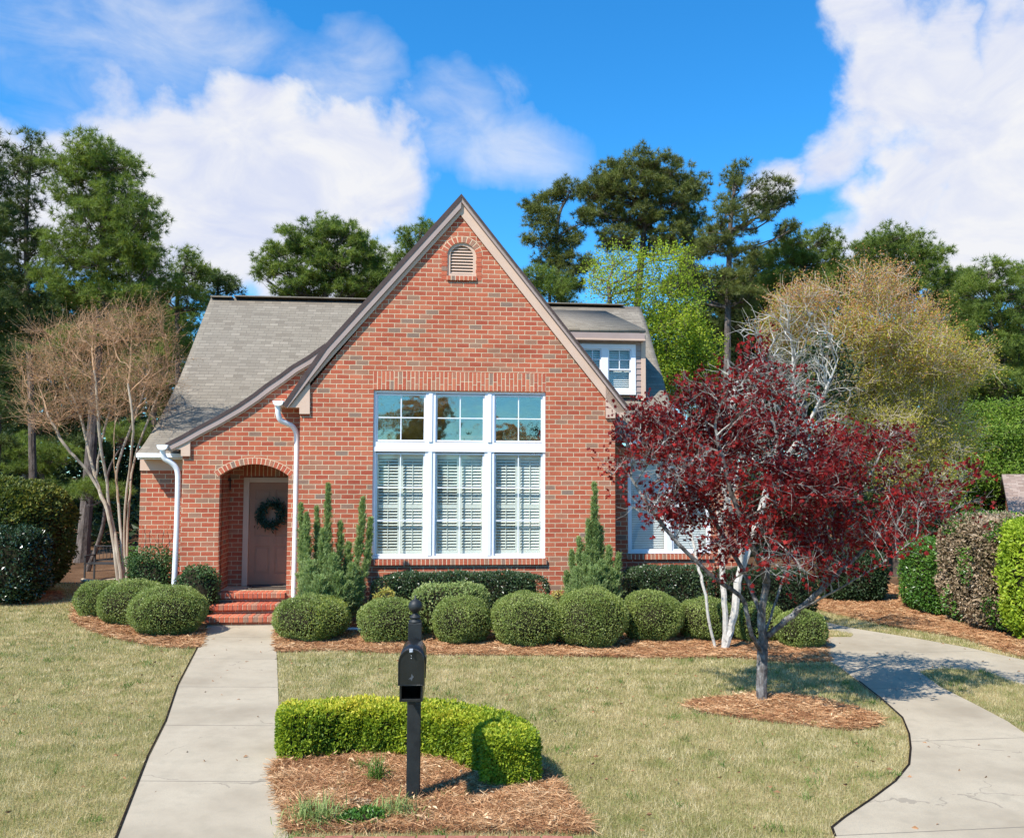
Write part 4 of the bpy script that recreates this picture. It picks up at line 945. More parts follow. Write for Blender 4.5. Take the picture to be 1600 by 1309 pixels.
def pine(label,ub,Y,ell,seed,mat='pine_needles',group='tall pines around the house',dens=1.,ln=.30,w=.03,r0=.17,dm=3.7,ubv=None,sc=1.,limbs=True,depth=.75):
    rng=np.random.default_rng(seed); xb=pt(ub,800,Y)[0]; zb=float(gz(xb,Y)); base=np.array([xb,Y,zb])
    ell=[tuple(e) for e in ell]; E=np.array(ell,float)
    i=E[:,1].argmin(); topp=pt(E[i,0],E[i,1],Y); cen=pt((E[:,0]*E[:,2]).sum()/E[:,2].sum(),(E[:,1]).mean(),Y)
    tp=smoothpath([base,base*.55+cen*.45+[rng.normal(0,.15),0,0],cen,topp],20); n=len(tp)
    rad=np.linspace(1,.12,n)**.8*r0; rad[0]*=1.25
    root=empty('pine_tree',base); tag(root,label,'tree',group)
    A=Acc(); tube(A,tp,rad,9)
    cu=(E[:,0]*E[:,2]).sum()/E[:,2].sum(); Rm=(np.max(E[:,0]+E[:,2])-np.min(E[:,0]-E[:,2]))/2*Y/FPX
    CL=[];S0=[];S1=[];RA=[];RB=[]
    for (u,v,ru,rv) in ell:
        off=abs(u-cu)*Y/FPX; dr=math.sqrt(max(Rm**2-off**2,(.3*Rm)**2)); rl=ru*Y/FPX; rz=rv*Y/FPX
        c=pt(u,v,Y); layers=[-1,1] if dr>1.4*rl else [0]
        for ly in layers:
            cc=c+np.array([0,ly*max(dr-rl,0)*.55*depth+rng.normal(0,.15),0])
            hd=np.linalg.norm((cc-cen)[:2]); za=min(cc[2]-rz*.4-.35*hd,tp[-3][2]); j=int(np.abs(tp[:,2]-za).argmin()); a=tp[j]
            mid=(a+cc)/2+np.array([0,0,-.12*hd])+rng.normal(0,.12,3)
            limb=smoothpath([a,mid,cc+[0,0,-rz*.3]],8); rr=np.linspace(min(rad[j]*.55,.03+.018*hd),.014,len(limb))
            if limbs: tube(A,limb,rr,5)
            # sub clumps on the rounded surface of this mass
            ar=rl*max(rz,.3*rl); m=max(5,int(dens*dm*9*ar/ (sc*sc)))
            q=nrm(rng.normal(size=(m,3))); q*= (.45+.55*rng.random((m,1))**.5); sub=cc+q*np.array([rl,rl,rz])*.92
            CL.append(sub)
            k=len(limb)//2; s=limb[rng.integers(k,len(limb),m)]; md_=(s+sub)/2+np.array([0,0,-.08])+rng.normal(0,.05,(m,3))
            S0+=[s,md_];S1+=[md_,sub];RA+=[np.full(m,.016),np.full(m,.011)];RB+=[np.full(m,.011),np.full(m,.005)]
    A.add(*frusta(np.concatenate(S0),np.concatenate(S1),np.concatenate(RA),np.concatenate(RB),3),.5,1)
    A.build('trunk',['bark_pine','bark_limb'],root,base)
    C=np.concatenate(CL); P,D,l,w_,rn=tuftpts(C,9,22,.34*sc,rng,up=.5,flat=.55,ln=ln*.82,w=w*.72)
    B=Acc(); B.add(*blades(P,D,l,w_,rng),rn); B.build('crown',[mat],root,base)
    return root
def fixroot(root): return root
# children meshes are stored relative to the tree base (loc), so parenting keeps them in place
def pinefill(): pass
def leafset(C,Dn,n,rng,size,w,spread,kind='quad',droop=0.,align=.4):
    """n leaves round every point C"""
    m=len(C); P=np.repeat(C,n,0)+rng.normal(0,spread,(m*n,3)); D0=np.repeat(Dn,n,0)*align+nrm(rng.normal(size=(m*n,3)))+np.array([0,0,-droop]); D0=nrm(D0)
    k=len(P); rn=np.clip(.35*np.repeat(rng.random(m),n)+.65*rng.random(k),0,1); sz=size*rng.uniform(.65,1.2,k)
    if kind=='quad': V,F=leafquads(P,D0,sz,sz*w,rng); return V,F,rn
    # palmate leaf: five narrow lobes in one plane
    A=nrm(np.cross(D0,rng.normal(size=(k,3)))); Vs=[];R_=[]
    for a,s in ((-1.25,.62),(-.62,.88),(0,1.),(.62,.88),(1.25,.62)):
        dd=D0*math.cos(a)+A*math.sin(a); q=np.cross(dd,np.cross(D0,A)); q=nrm(q); L_=(sz*s)[:,None]
        mid=P+dd*L_*.55; Vs.append(np.stack([P,mid+q*L_*w*.5,P+dd*L_,mid-q*L_*w*.5],1).reshape(-1,3)); R_.append(rn)
    V=np.concatenate(Vs); return V,np.arange(len(V)).reshape(-1,4),np.concatenate(R_)
def branchtree(name,label,Y,base,stems,ell,seed,natt,step,kill,infl,r0,rt,barks,leaf=None,twigs=None,trop=(0,0,.1),depth=.9,group=None,cat='tree',rl=.02,jit=.14,ex=.5,fexcl=None,mom=.4):
    rng=np.random.default_rng(seed)
    b=np.array([*pt(base[0],800,Y)[:1],Y,float(gz(pt(base[0],800,Y)[0],Y)) if base[1] is None else 0.])
    if base[1] is not None: g=G(base[0],base[1]); b=g.copy(); Y=g[1]
    roots=[(b-[0,0,.05],-1)]; 
    for st in stems:
        pts=[pt(u,v,Y+dy) for u,v,dy in st]; 
        pr=np.array([r[0] for r in roots])
        if st[0][2]==99: j=0; pts=pts[1:]
        else: j=int(np.linalg.norm(pr-pts[0],axis=1).argmin())
        path=smoothpath([roots[j][0]]+pts[(0 if st[0][2]==99 else 1):],4*len(pts)+2)
        last=j
        for p in path[1:]:
            roots.append((p+rng.normal(0,step*.04,3),last)); last=len(roots)-1
    at,_,_=ellipses3(ell,Y,natt,rng,depth)
    pos,par,dirs=colonize(roots,at,step,kill,infl,rng,trop=trop,jit=jit,momentum=mom)
    r,ch=radii(pos,par,r0,rt,ex); i=np.where(par>=0)[0]
    root=empty(name,b); tag(root,label,cat,group)
    A=Acc(); thick=i[r[i]>.018]; thin=i[r[i]<=.018]
    for s,k in ((thick,8),(thin,3)):
        if len(s):
            pp=par[s]; r_par=np.minimum(r[pp],r[s]*1.35)
            ext=(pos[s]-pos[pp])*.06
            A.add(*frusta(pos[pp]-ext,pos[s]+ext,r_par,r[s],k),.5,0 if k==8 else 1)
    fine=np.where((r<rl)&(par>=0))[0]
    tips=pos[fine];td=dirs[fine]
    if twigs:
        n,ln,tr=twigs; m=len(fine); s=np.repeat(tips,n,0); d=nrm(np.repeat(td,n,0)*.8+nrm(rng.normal(size=(m*n,3)))*.8+np.array([0,0,.25])); L_=ln*rng.uniform(.4,1.2,(m*n,1))
        e1=s+d*L_*.5; d2=nrm(d+rng.normal(0,.3,d.shape)+np.array([0,0,.15])); e2=e1+d2*L_*.5
        A.add(*frusta(s,e1,np.full(m*n,tr),np.full(m*n,tr*.75),3),.5,1); A.add(*frusta(e1,e2,np.full(m*n,tr*.75),np.full(m*n,tr*.4),3),.5,1)
        lp=np.concatenate([tips,e1,e2]); ld=np.concatenate([td,d,d2])
    else: lp,ld=tips,td
    A.build('trunk',barks,root,b)
    if leaf:
        for lf in (leaf if isinstance(leaf,list) else [leaf]):
            q=rng.random(len(lp))<lf.get('frac',1.)
            if 'zone' in lf: q&=lf['zone'](lp,rng)
            B=Acc(); B.add(*leafset(lp[q],ld[q],lf['n'],rng,lf['size'],lf['w'],lf['spread'],lf.get('kind','quad'),lf.get('droop',0.),lf.get('align',.4)))
            B.build(lf.get('name','crown'),[lf['mat']],root,b)
    print(name,len(pos),len(lp),'%.1fs'%(time.time()-T0)); return root
# ---------------------------------------------------------- pines
PG='tall pines behind and beside the house'
pine('tall bright green pine left of the house, its trunk rising by the iron bench',131,27.,[(150,240,50,26),(115,262,40,26),(185,262,38,28),(128,300,58,30),(195,318,50,32),(230,345,30,26),(150,352,60,32),(215,385,50,34),(105,395,48,30),(165,415,55,30),(235,432,34,28),(120,452,45,26),(195,468,60,26),(85,440,30,24),(120,545,60,32),(210,505,45,26)],1,'pine_needles',PG,1.25,.26,.022,.20,depth=.7)
pine('slender pine with a thin straight stem at the left edge',56,29.,[(50,232,24,20),(35,270,30,22),(70,262,22,18),(40,320,36,24),(20,360,36,28),(62,385,30,26),(18,420,34,28),(48,455,36,24),(20,500,34,28),(60,520,36,22)],2,'pine_dark',PG,1.,.26,.022,.14)
pine('dark pine cut off by the left edge of the picture',-25,27.,[(-22,222,28,26),(-18,285,30,32),(-20,350,38,36),(-25,420,40,36),(-12,500,40,40),(-10,570,46,36),(0,640,46,30),(-20,700,50,34)],3,'pine_dark',PG,1.1,.28,.024,.2)
pine('small pine whose top shows beside the left roof edge',292,31.,[(298,402,13,9),(292,425,22,14),(318,428,12,9),(280,450,34,18),(245,455,28,18),(300,470,24,18),(255,495,40,20),(285,540,30,26)],4,'pine_needles',PG,1.3,.24,.02,.14)
pine('distant hazy pine just left of the ridge',345,44.,[(342,440,26,11),(365,452,14,9),(322,460,30,14),(345,480,30,12)],5,'pine_dark',PG,1.5,.3,.028,.14)
pine('round topped pine behind the main roof ridge',512,40.,[(505,362,36,18),(470,378,34,18),(545,372,30,18),(440,395,26,15),(575,388,26,18),(500,395,44,20),(418,412,18,12),(412,432,16,10),(590,415,22,18),(540,412,40,20),(455,425,26,14),(500,432,40,18),(575,442,34,16),(470,455,50,12),(540,455,40,13)],6,'pine_needles',PG,1.0,.30,.028,.2,sc=.9)
pine('pine half hidden by the steep gable rake',668,38.,[(668,358,20,14),(642,375,20,13),(690,365,16,14),(640,398,22,14),(670,392,28,18),(618,408,16,12)],7,'pine_needles',PG,1.,.28,.026,.14)
pine('very broad flat topped pine, tallest behind the right roof',985,40.,[(1000,262,42,16),(955,275,36,18),(1045,272,40,18),(925,300,30,16),(1085,295,24,18),(985,300,62,20),(1050,318,46,18),(940,332,34,16),(1000,345,48,16),(1075,345,30,18),(965,375,36,15),(1040,378,40,16),(1090,385,26,14)],8,'pine_olive',PG,1.25,.30,.028,.24,sc=.95)
pine('loose crowned pine next to the right gable rake',905,38.,[(835,322,18,16),(862,305,20,14),(890,300,22,16),(850,345,34,16),(880,372,36,18),(838,372,22,14),(862,405,30,18),(900,415,30,18),(878,445,34,18),(830,455,14,10),(915,345,20,14)],9,'pine_olive',PG,1.,.30,.028,.17)
pine('young pine low behind the gable and dormer',845,34.,[(842,432,26,16),(868,452,28,16),(830,462,18,16),(890,470,24,12)],10,'pine_needles',PG,1.4,.26,.022,.12)
pine('open armed pine with bare limbs right of the broad pine',1130,36.,[(1152,274,20,11),(1140,296,18,13),(1178,300,20,12),(1210,298,18,13),(1195,325,26,14),(1140,328,16,13),(1225,318,10,12),(1120,350,24,14),(1165,355,26,13),(1110,385,36,16),(1080,415,26,16),(1150,395,24,12),(1122,440,44,18),(1230,362,9,9),(1060,445,30,20),(1150,470,40,18)],11,'pine_olive',PG,.85,.30,.027,.2,sc=.9)
pine('rounded pine right of the open armed pine',1262,38.,[(1240,380,34,15),(1280,376,26,13),(1300,392,18,12),(1225,405,36,18),(1270,412,40,20),(1215,440,34,20),(1262,452,44,20),(1305,432,26,22),(1200,480,34,20),(1240,500,40,20)],12,'pine_needles',PG,1.25,.28,.026,.18)
pine('wide pine behind the orange budding tree',1395,38.,[(1378,378,34,14),(1420,384,36,16),(1345,395,30,15),(1455,405,26,18),(1385,412,50,20),(1435,432,42,22),(1475,440,16,22),(1350,432,36,20),(1400,462,50,22),(1462,478,30,24),(1340,470,30,20)],13,'pine_needles',PG,1.25,.28,.026,.2)
pine('pine at the right edge above the neighbouring house',1565,35.,[(1530,426,26,13),(1555,430,20,10),(1595,432,22,14),(1510,452,24,16),(1560,462,40,20),(1610,465,30,24),(1525,492,34,22),(1585,505,42,26),(1530,545,42,26),(1600,560,44,30),(1555,600,46,26),(1620,620,40,30),(1500,520,20,22)],14,'pine_needles',PG,1.2,.28,.026,.2)
pine('shaded pine behind the crape myrtle, left woods',30,34.,[(40,560,60,34),(110,600,60,30),(-10,620,60,36),(60,650,70,34),(160,620,50,34),(110,700,50,18)],15,'pine_dark',PG,1.,.3,.028,.16)
pine('woodland pine with low lit boughs near the bench',92,31.,[(50,735,46,14),(98,712,36,14),(98,770,26,16),(20,700,40,20),(90,800,22,12)],16,'pine_needles',PG,1.7,.26,.02,.17)
pine('small pine bough tree beside the crape myrtle stems',140,25.,[(135,765,32,11),(175,770,28,10),(200,680,30,18)],17,'pine_needles',PG,2.2,.22,.015,.07)
pine('dark bushy pine low behind the lime tree',1085,41.,[(1050,560,34,30),(1045,610,40,26),(1060,500,50,26),(1130,510,50,28),(1180,540,50,30),(1100,560,60,30),(1190,600,50,34),(1240,640,40,34)],19,'pine_dark',PG,1.3,.3,.028,.16)
pine('dark bushy pine low behind the budding tree',1480,42.,[(1500,560,60,30),(1440,600,60,34),(1510,630,60,34),(1420,680,70,34),(1500,710,70,30)],20,'pine_dark',PG,1.3,.3,.028,.16)
pine('full pine filling the gap behind the open armed pine',1180,45.,[(1185,410,34,18),(1160,440,44,20),(1210,445,40,20),(1120,475,44,22),(1175,480,50,24),(1085,440,24,18),(1140,520,60,28),(1225,500,44,26)],40,'pine_olive',PG,1.1,.32,.03,.18)
pine('pine filling the gap between the tall left pine and the roof verge',250,36.,[(235,480,40,22),(280,500,34,22),(215,520,44,28),(262,545,44,28),(225,585,44,30),(262,610,30,30)],41,'pine_needles',PG,1.2,.28,.026,.16)
pine('low pine showing above the roof ridge, right of the round topped pine',610,46.,[(600,440,36,14),(640,430,26,16),(570,462,50,12),(625,455,40,14)],42,'pine_olive',PG,1.1,.32,.03,.16)
pine('pine filling the skyline behind the budding tree, left part',1322,46.,[(1318,418,26,16),(1300,450,40,22),(1345,450,34,20),(1310,490,50,26),(1350,520,50,26)],43,'pine_olive',PG,1.1,.32,.03,.16)
pine('pine filling the skyline left of the right edge pine',1498,44.,[(1495,440,20,18),(1485,470,32,24),(1510,500,34,26),(1480,530,40,28),(1520,560,34,26)],44,'pine_needles',PG,1.1,.30,.03,.16)
# plain distant copies fill the woods further back
far=[(-120,50,1),(-60,46,1.1),(20,52,.95),(95,48,.9),(170,56,1),(235,50,.85),(1120,54,.9),(1180,50,.8),(1240,58,.9),(1330,52,.85),(1420,56,.9),(1500,50,.8),(1570,55,.85),(1660,48,1),(1740,54,1)]
proto=pine('rear woodland pine',700,50.,[(700,430,40,22),(665,460,36,24),(735,462,36,24),(700,490,60,26),(650,520,40,24),(745,525,44,26),(695,560,66,28),(650,600,44,24),(740,610,46,26),(700,660,60,26)],18,'pine_dark',PG,1.1,.42,.05,.25,sc=1.35)
fl_=['far left edge, first from the picture border','far left woods, behind the dark cut-off pine','left woods, behind the slender pine','left woods, behind the tall bright pine','left woods, right of the tall bright pine','left woods, against the roof verge','right woods, behind the lime tree','right woods, between lime tree and broad pine','right woods, behind the rounded pine','right woods, left behind the orange tree','right woods, centre behind the orange tree','right woods, right of the orange tree','right woods, above the neighbouring house','far right, outside the neighbouring house','far right, last of the row']
for i,((u,Y,s),lb) in enumerate(zip(far,fl_)):
    if i==0: r_=proto
    else:
        r_=proto.copy(); COL.objects.link(r_)
        for c_ in proto.children: d_=c_.copy(); COL.objects.link(d_); d_.parent=r_
    x=pt(u,700,Y)[0]; r_.location=(x,Y,float(gz(x,Y))); r_.scale=(s,s,s*(.86+.02*(i%5))); r_.rotation_euler=(0,0,i*1.3)
    tag(r_,'shaded rear pine, '+lb,'tree',PG)
# understory mass closing the woods
rng=np.random.default_rng(77); A=Acc()
for (x0,x1,y0,y1,h,n) in ((-34,-9.5,36,42,6.5,30000),(-30,-10,29,33,2.0,3500),(6,34,38,46,6.0,30000),(8,34,29,33,3.0,9000),(-10,8,40,46,6,5000),(-12,22,-36,-31,7.0,9000)):
    X=rng.uniform(x0,x1,n);Yy=rng.uniform(y0,y1,n); hh=h*(.55+.3*np.sin(X*.9+1)*np.sin(X*.37)+.25*np.sin(X*2.3)); Z=rng.random(n)**.8*np.maximum(hh,.4)+gz(X,Yy)
    P=np.stack([X,Yy,Z],1); cl=.5+.5*np.sin(X*2.1+Z*1.7)*np.sin(Z*2.3+Yy)
    V,F=leafquads(P,rng.normal(size=(n,3)),rng.uniform(.18,.42,n),rng.uniform(.10,.22,n),rng); A.add(V,F,np.clip(.7*rng.random(n)*cl+.25*rng.random(n),0,1))
tag(A.build('undergrowth',['woods_leaf']),'dark undergrowth closing off the woods behind the house','undergrowth',None,'stuff')
# ---------------------------------------------------------- broadleaf trees behind
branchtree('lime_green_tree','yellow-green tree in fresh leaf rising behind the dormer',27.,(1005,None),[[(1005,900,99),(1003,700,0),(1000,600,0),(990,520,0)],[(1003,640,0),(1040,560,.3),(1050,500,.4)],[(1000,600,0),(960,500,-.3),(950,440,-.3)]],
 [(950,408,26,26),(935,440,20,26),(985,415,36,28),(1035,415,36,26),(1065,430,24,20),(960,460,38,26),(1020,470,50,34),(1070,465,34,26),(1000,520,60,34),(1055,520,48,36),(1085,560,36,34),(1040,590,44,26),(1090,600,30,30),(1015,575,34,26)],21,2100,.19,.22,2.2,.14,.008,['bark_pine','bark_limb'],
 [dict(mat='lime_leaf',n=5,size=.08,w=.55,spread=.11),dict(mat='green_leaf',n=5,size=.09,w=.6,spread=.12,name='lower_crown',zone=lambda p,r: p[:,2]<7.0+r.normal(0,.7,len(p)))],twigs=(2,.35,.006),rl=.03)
branchtree('dark_evergreen_tree','dark evergreen crown behind the bare white branches',23.,(1283,None),[[(1283,900,99),(1283,700,0),(1280,600,0)]],
 [(1285,550,34,22),(1262,580,30,26),(1310,582,30,26),(1285,610,44,24),(1240,600,22,20)],22,420,.2,.22,2.5,.1,.007,['bark_limb','bark_limb'],dict(mat='dark_leaf',n=14,size=.12,w=.5,spread=.13),rl=.03)
def zx(thr): return lambda p,r: True
branchtree('budding_tree','large twiggy tree with orange and gold spring buds, right of the house',25.,(1400,None),[[(1400,900,99),(1398,780,0),(1392,700,0),(1370,620,0),(1345,540,0)],[(1398,780,0),(1430,690,.5),(1455,600,.6)],[(1392,700,0),(1330,640,-.4),(1280,580,-.6)],[(1430,690,.5),(1490,650,.3)]],
 [(1245,480,38,26),(1215,510,24,26),(1290,465,40,22),(1340,460,40,26),(1390,465,44,24),(1440,500,44,30),(1480,530,34,30),(1510,580,34,30),(1260,530,50,34),(1340,530,60,40),(1420,560,60,40),(1470,620,50,34),(1340,600,80,40),(1420,640,80,40),(1350,670,70,34),(1440,700,70,34),(1500,690,40,34),(1360,730,60,30),(1440,750,50,24)],23,4600,.17,.19,2.2,.12,.005,['bark_limb','twig_tan'],
 [dict(mat='bud_gold',n=4,size=.062,w=.6,spread=.09,frac=1.,zone=lambda p,r: p[:,2]<7.6+r.normal(0,.8,len(p))),dict(mat='bud_orange',n=4,size=.060,w=.6,spread=.09,frac=.9,name='upper_crown',zone=lambda p,r: p[:,2]>6.6+r.normal(0,.8,len(p)))],twigs=(3,.6,.006),rl=.03,trop=(0,0,.25))
branchtree('bright_green_tree','fresh green tree standing left of the neighbouring house',31.,(1560,None),[[(1560,900,99),(1560,780,0),(1565,700,0)],[(1560,780,0),(1520,720,0)]],
 [(1565,650,34,18),(1600,650,34,24),(1535,668,26,18),(1560,690,50,28),(1515,705,26,22),(1600,710,40,30),(1535,740,44,28),(1585,750,40,26),(1500,770,30,26),(1550,790,40,24),(1490,800,30,20),(1620,760,30,40)],24,1600,.2,.25,2.6,.14,.008,['bark_limb','bark_limb'],dict(mat='green_leaf',n=10,size=.12,w=.5,spread=.14),twigs=(2,.35,.006),rl=.03)
# ---------------------------------------------------------- crape myrtle
branchtree('crape_myrtle','crape myrtle with smooth tan stems and brown winter twigs, left of the house',17.8,(187,952),[
 [(187,952,99),(184,905,0),(178,850,0),(168,800,0),(150,750,.1),(138,700,.2),(125,650,.3),(100,590,.4)],
 [(187,952,99),(189,905,0),(182,850,0),(172,800,.1),(165,740,0),(155,680,-.2),(150,600,-.3)],
 [(187,952,99),(193,905,.1),(190,850,.1),(186,790,.1),(182,740,.2),(196,690,.3),(215,640,.3),(235,580,.4)],
 [(187,952,99),(198,905,0),(194,850,0),(196,780,0),(204,720,-.1),(208,660,-.3),(200,600,-.3)],
 [(187,952,99),(198,905,.1),(199,830,.1),(203,770,.1),(212,710,.3),(238,640,.3),(262,580,.4)],
 [(172,800,.1),(140,740,0),(105,700,-.2),(75,650,-.3)],[(150,750,.1),(158,690,.2),(175,630,.3)],[(186,790,.1),(178,720,-.1),(180,640,-.4)]],
 [(100,540,40,30),(150,530,50,34),(205,525,44,30),(245,525,30,34),(265,560,18,34),(70,575,34,28),(120,590,60,36),(190,590,60,36),(240,600,34,34),(60,620,26,26),(110,640,50,26),(170,640,50,24),(225,640,30,24),(85,668,34,14),(255,500,14,12)],31,1600,.12,.14,1.6,.062,.0030,['bark_myrtle','twig_brown'],
 dict(mat='bud_brown',n=1,size=.036,w=.5,spread=.04,frac=.8),twigs=(3,.5,.0026),rl=.012,trop=(0,0,.75),jit=.08,ex=.42,depth=.8)
# ---------------------------------------------------------- white barked tree behind the maple
branchtree('white_barked_tree','bare tree with pale blotched bark behind the red maple',14.,(1130,1014),[
 [(1130,1014,99),(1118,1012,0),(1108,970,0),(1100,920,0),(1090,880,.1),(1080,830,.2),(1070,770,.3),(1060,700,.4)],
 [(1130,1014,99),(1134,980,0),(1131,930,0),(1128,880,.1),(1124,820,.2),(1112,740,.2),(1100,650,.3)],
 [(1130,1014,99),(1140,985,0),(1149,950,0),(1152,910,0),(1158,870,0),(1150,820,-.1),(1130,760,-.2),(1135,680,-.2),(1150,600,-.2)],
 [(1152,910,0),(1175,840,.2),(1200,760,.3),(1225,680,.4),(1240,600,.4),(1235,530,.4)],
 [(1200,760,.3),(1245,690,.2),(1285,620,.2),(1310,560,.2)],[(1124,820,.2),(1160,720,.5),(1190,640,.6),(1195,560,.6)]],
 [(1230,520,44,36),(1185,520,24,30),(1275,530,34,34),(1200,570,40,40),(1260,570,44,40),(1300,580,26,34),(1180,620,40,40),(1240,640,50,40),(1290,640,34,40),(1140,620,34,44),(1090,680,40,50),(1150,700,60,40),(1060,740,34,40),(1220,700,50,40),(1290,700,30,34)],32,700,.12,.14,1.5,.074,.005,['bark_white','bark_pale'],None,twigs=(2,.36,.0036),rl=.012,trop=(0,0,.6),jit=.12,ex=.42,depth=.7)
# ---------------------------------------------------------- red maple
def mapzone(p,rng):
    # sparser towards the crown's inside right, where twigs show
    s=np.sin(p[:,0]*2.2+1.3)*np.sin(p[:,2]*2.6+.7)*np.sin(p[:,1]*2.1)
    return rng.random(len(p))<np.clip(.80+.7*s-.30*np.clip((p[:,0]-3.3),0,1.)*(p[:,2]>2.0),.12,1)
branchtree('red_maple','small dark red Japanese maple in leaf, growing from its own straw ring',10.6,(1190,1097),[
 [(1190,1097,99),(1190,1060,0),(1191,1020,0),(1192,1000,0),(1190,960,-.05),(1198,910,-.05),(1205,850,0),(1215,780,.1),(1215,700,.1),(1200,620,0)],
 [(1192,1000,0),(1215,980,-.1),(1245,955,-.15),(1285,920,-.2),(1325,882,-.1),(1370,840,0),(1420,800,.1)],
 [(1245,955,-.15),(1300,925,-.5),(1370,885,-.6),(1430,842,-.6)],
 [(1191,1020,0),(1172,985,-.3),(1160,935,-.4),(1120,905,-.5),(1070,860,-.6),(1020,800,-.6),(985,745,-.6)],
 [(1190,960,-.05),(1160,890,.2),(1120,820,.3),(1085,750,.3),(1050,690,.3)],
 [(1192,1000,0),(1212,940,.3),(1235,870,.5),(1270,790,.6),(1310,710,.6)],
 [(1198,910,-.05),(1170,840,-.4),(1140,760,-.5),(1120,680,-.5)],
 [(1285,920,-.2),(1300,850,-.1),(1345,770,.0),(1380,700,0)]],
 [(1160,575,26,26),(1130,610,40,26),(1090,625,40,24),(1050,645,34,22),(1180,620,40,30),(1000,665,32,22),(965,690,18,18),(1040,690,50,30),(1110,680,60,40),(1180,690,50,40),(1240,670,34,30),(990,715,34,20),(960,735,16,14),(1270,705,44,26),(1330,700,34,26),(1385,690,30,24),(1420,685,22,16),(1050,740,50,26),(1130,750,60,30),(1210,760,60,40),(1290,770,50,36),(1010,790,34,22),(1350,750,40,26),(1080,800,50,26),(1160,820,50,26),(1250,830,50,30),(1330,820,44,26),(1400,800,44,28),(1450,770,36,22),(1495,745,22,16),(1520,790,16,12),(1470,800,36,20),(1430,740,24,14),(1260,875,40,18),(1180,870,36,20),(1370,850,40,16),(1110,850,34,16),(1400,838,36,14)],
 33,4600,.085,.09,1.0,.066,.0028,['bark_maple','bark_lichen'],
 dict(mat='maple_leaf',n=5,size=.046,w=.36,spread=.035,kind='palm',droop=.35,zone=mapzone,frac=.54),twigs=(2,.25,.0028),rl=.010,trop=(0,0,.28),jit=.12,ex=.46,depth=.85)
# ---------------------------------------------------------- clipped shrubs
def supersurf(n,hx,hy,hz,p,rng,lump=.03,seed=0):
    a=np.array([hy*hz,hx*hz,hx*hy])*1.; f=rng.choice(3,n,p=a/a.sum()); q=rng.uniform(-1,1,(n,3)); q[np.arange(n),f]=np.sign(rng.normal(size=n))
    s=(np.abs(q)**p).sum(1)**(-1/p); q=q*s[:,None]
    N=nrm(np.sign(q)*np.abs(q)**(p-1)/np.array([hx,hy,hz])); P=q*np.array([hx,hy,hz])
    L_=np.sin(P[:,0]*7+seed)*np.sin(P[:,1]*6+seed*2)*np.sin(P[:,2]*8+1)+.6*np.sin(P[:,0]*15+seed)*np.sin(P[:,2]*13+P[:,1]*11)
    return P+N*(L_*lump)[:,None],N
def shrub(name,label,c,half,rot,mat,count,size,w=.55,p=2.4,thick=.06,lump=.025,seed=0,group=None,cat='shrub',zc=None,core=.86,align=.55,extra=None,flat=True,corep=None):
    rng=np.random.default_rng(seed+100); hx,hy,hz=half; P,N=supersurf(count,hx,hy,hz,p,rng,lump,seed)
    P=P-N*(rng.random((count,1))**1.5*thick); sh=rng.random(count)<.02; P[sh]+=N[sh]*rng.random((sh.sum(),1))*size*1.6
    if flat: k=P[:,2]>-hz*.93; P,N=P[k],N[k]
    count=len(P)
    D=nrm(N*align+nrm(rng.normal(size=(count,3)))*.9+np.array([0,0,.2])); cr,sr=math.cos(rot),math.sin(rot)
    Rm=np.array([[cr,-sr,0],[sr,cr,0],[0,0,1]]); c=np.array(c,float); 
    V,F=leafquads(P,D,size*rng.uniform(.6,1.25,count),size*w*rng.uniform(.7,1.2,count),rng)
    rn=np.clip(rng.random(count)*.8+.1+.12*np.sin(P[:,0]*5+seed)*np.sin(P[:,2]*6),0,1)
    A=Acc(); A.add(V@Rm.T+c,F,rn)
    # inner twiggy body: a dark solid put in to block light
    u=np.linspace(0,2*math.pi,25)[:-1]; vv=np.linspace(-math.pi/2,math.pi/2,13); Q=[]
    e=2/(corep or p)
    sg=lambda x: np.sign(x)*np.abs(x)**e
    for b_ in vv:
        for a_ in u: Q.append((sg(np.cos(b_))*sg(np.cos(a_))*hx*core,sg(np.cos(b_))*sg(np.sin(a_))*hy*core,sg(np.sin(b_))*hz*core))
    Q=np.array(Q); FF=[[i*24+j,i*24+(j+1)%24,(i+1)*24+(j+1)%24,(i+1)*24+j] for i in range(12) for j in range(24)]
    A.add(Q@Rm.T+c,FF,.3,1)
    mats=[mat,'twig_core']
    if extra: mats.append(extra[0]); 
    if extra:
        em,fn,n2=extra; P2,N2=supersurf(n2,hx,hy,hz,p,rng,lump,seed); k=fn(P2,rng); P2,N2=P2[k],N2[k]
        V,F=leafquads(P2+N2*.008,nrm(N2*align+nrm(rng.normal(size=P2.shape))*.8),size*rng.uniform(.7,1.3,len(P2)),size*w,rng); A.add(V@Rm.T+c,F,rng.random(len(P2)),2)
    base=np.array([c[0],c[1],c[2]-hz]); ob=A.build(name,mats,None,base); tag(ob,label,cat,group); return ob
def ball(label,u0,u1,v0,v1,seed,group,yr=1.,gold=None):
    Yf=G((u0+u1)/2,v1)[1]; r=(u1-u0)/2*Yf/FPX; r*=1+r*.0; Yc=Yf+r*.62; r=(u1-u0)/2*Yc/FPX*.97
    top=pt((u0+u1)/2,v0,Yc); h=top[2]+.03; c=(top[0],Yc,h/2-.03)
    n=int(15500*(r/.6)*(h/.75)); ex=('hedge_gold_leaf',lambda P,rr:(P[:,0]<-.35*r)&(rr.random(len(P))<.6),int(n*.25)) if gold else None
    return shrub('boxwood_ball',label,c,(r,r*yr,h/2),seed*.7,'box_leaf',int(n*1.15),.027,.6,2.08+.1*((seed*7)%3),.06,.03,seed,group,'shrub',extra=ex)
leafmat('hedge_gold_leaf',[(0,(.12,.17,.02)),(.5,(.24,.27,.03)),(1,(.40,.38,.05))],.3)
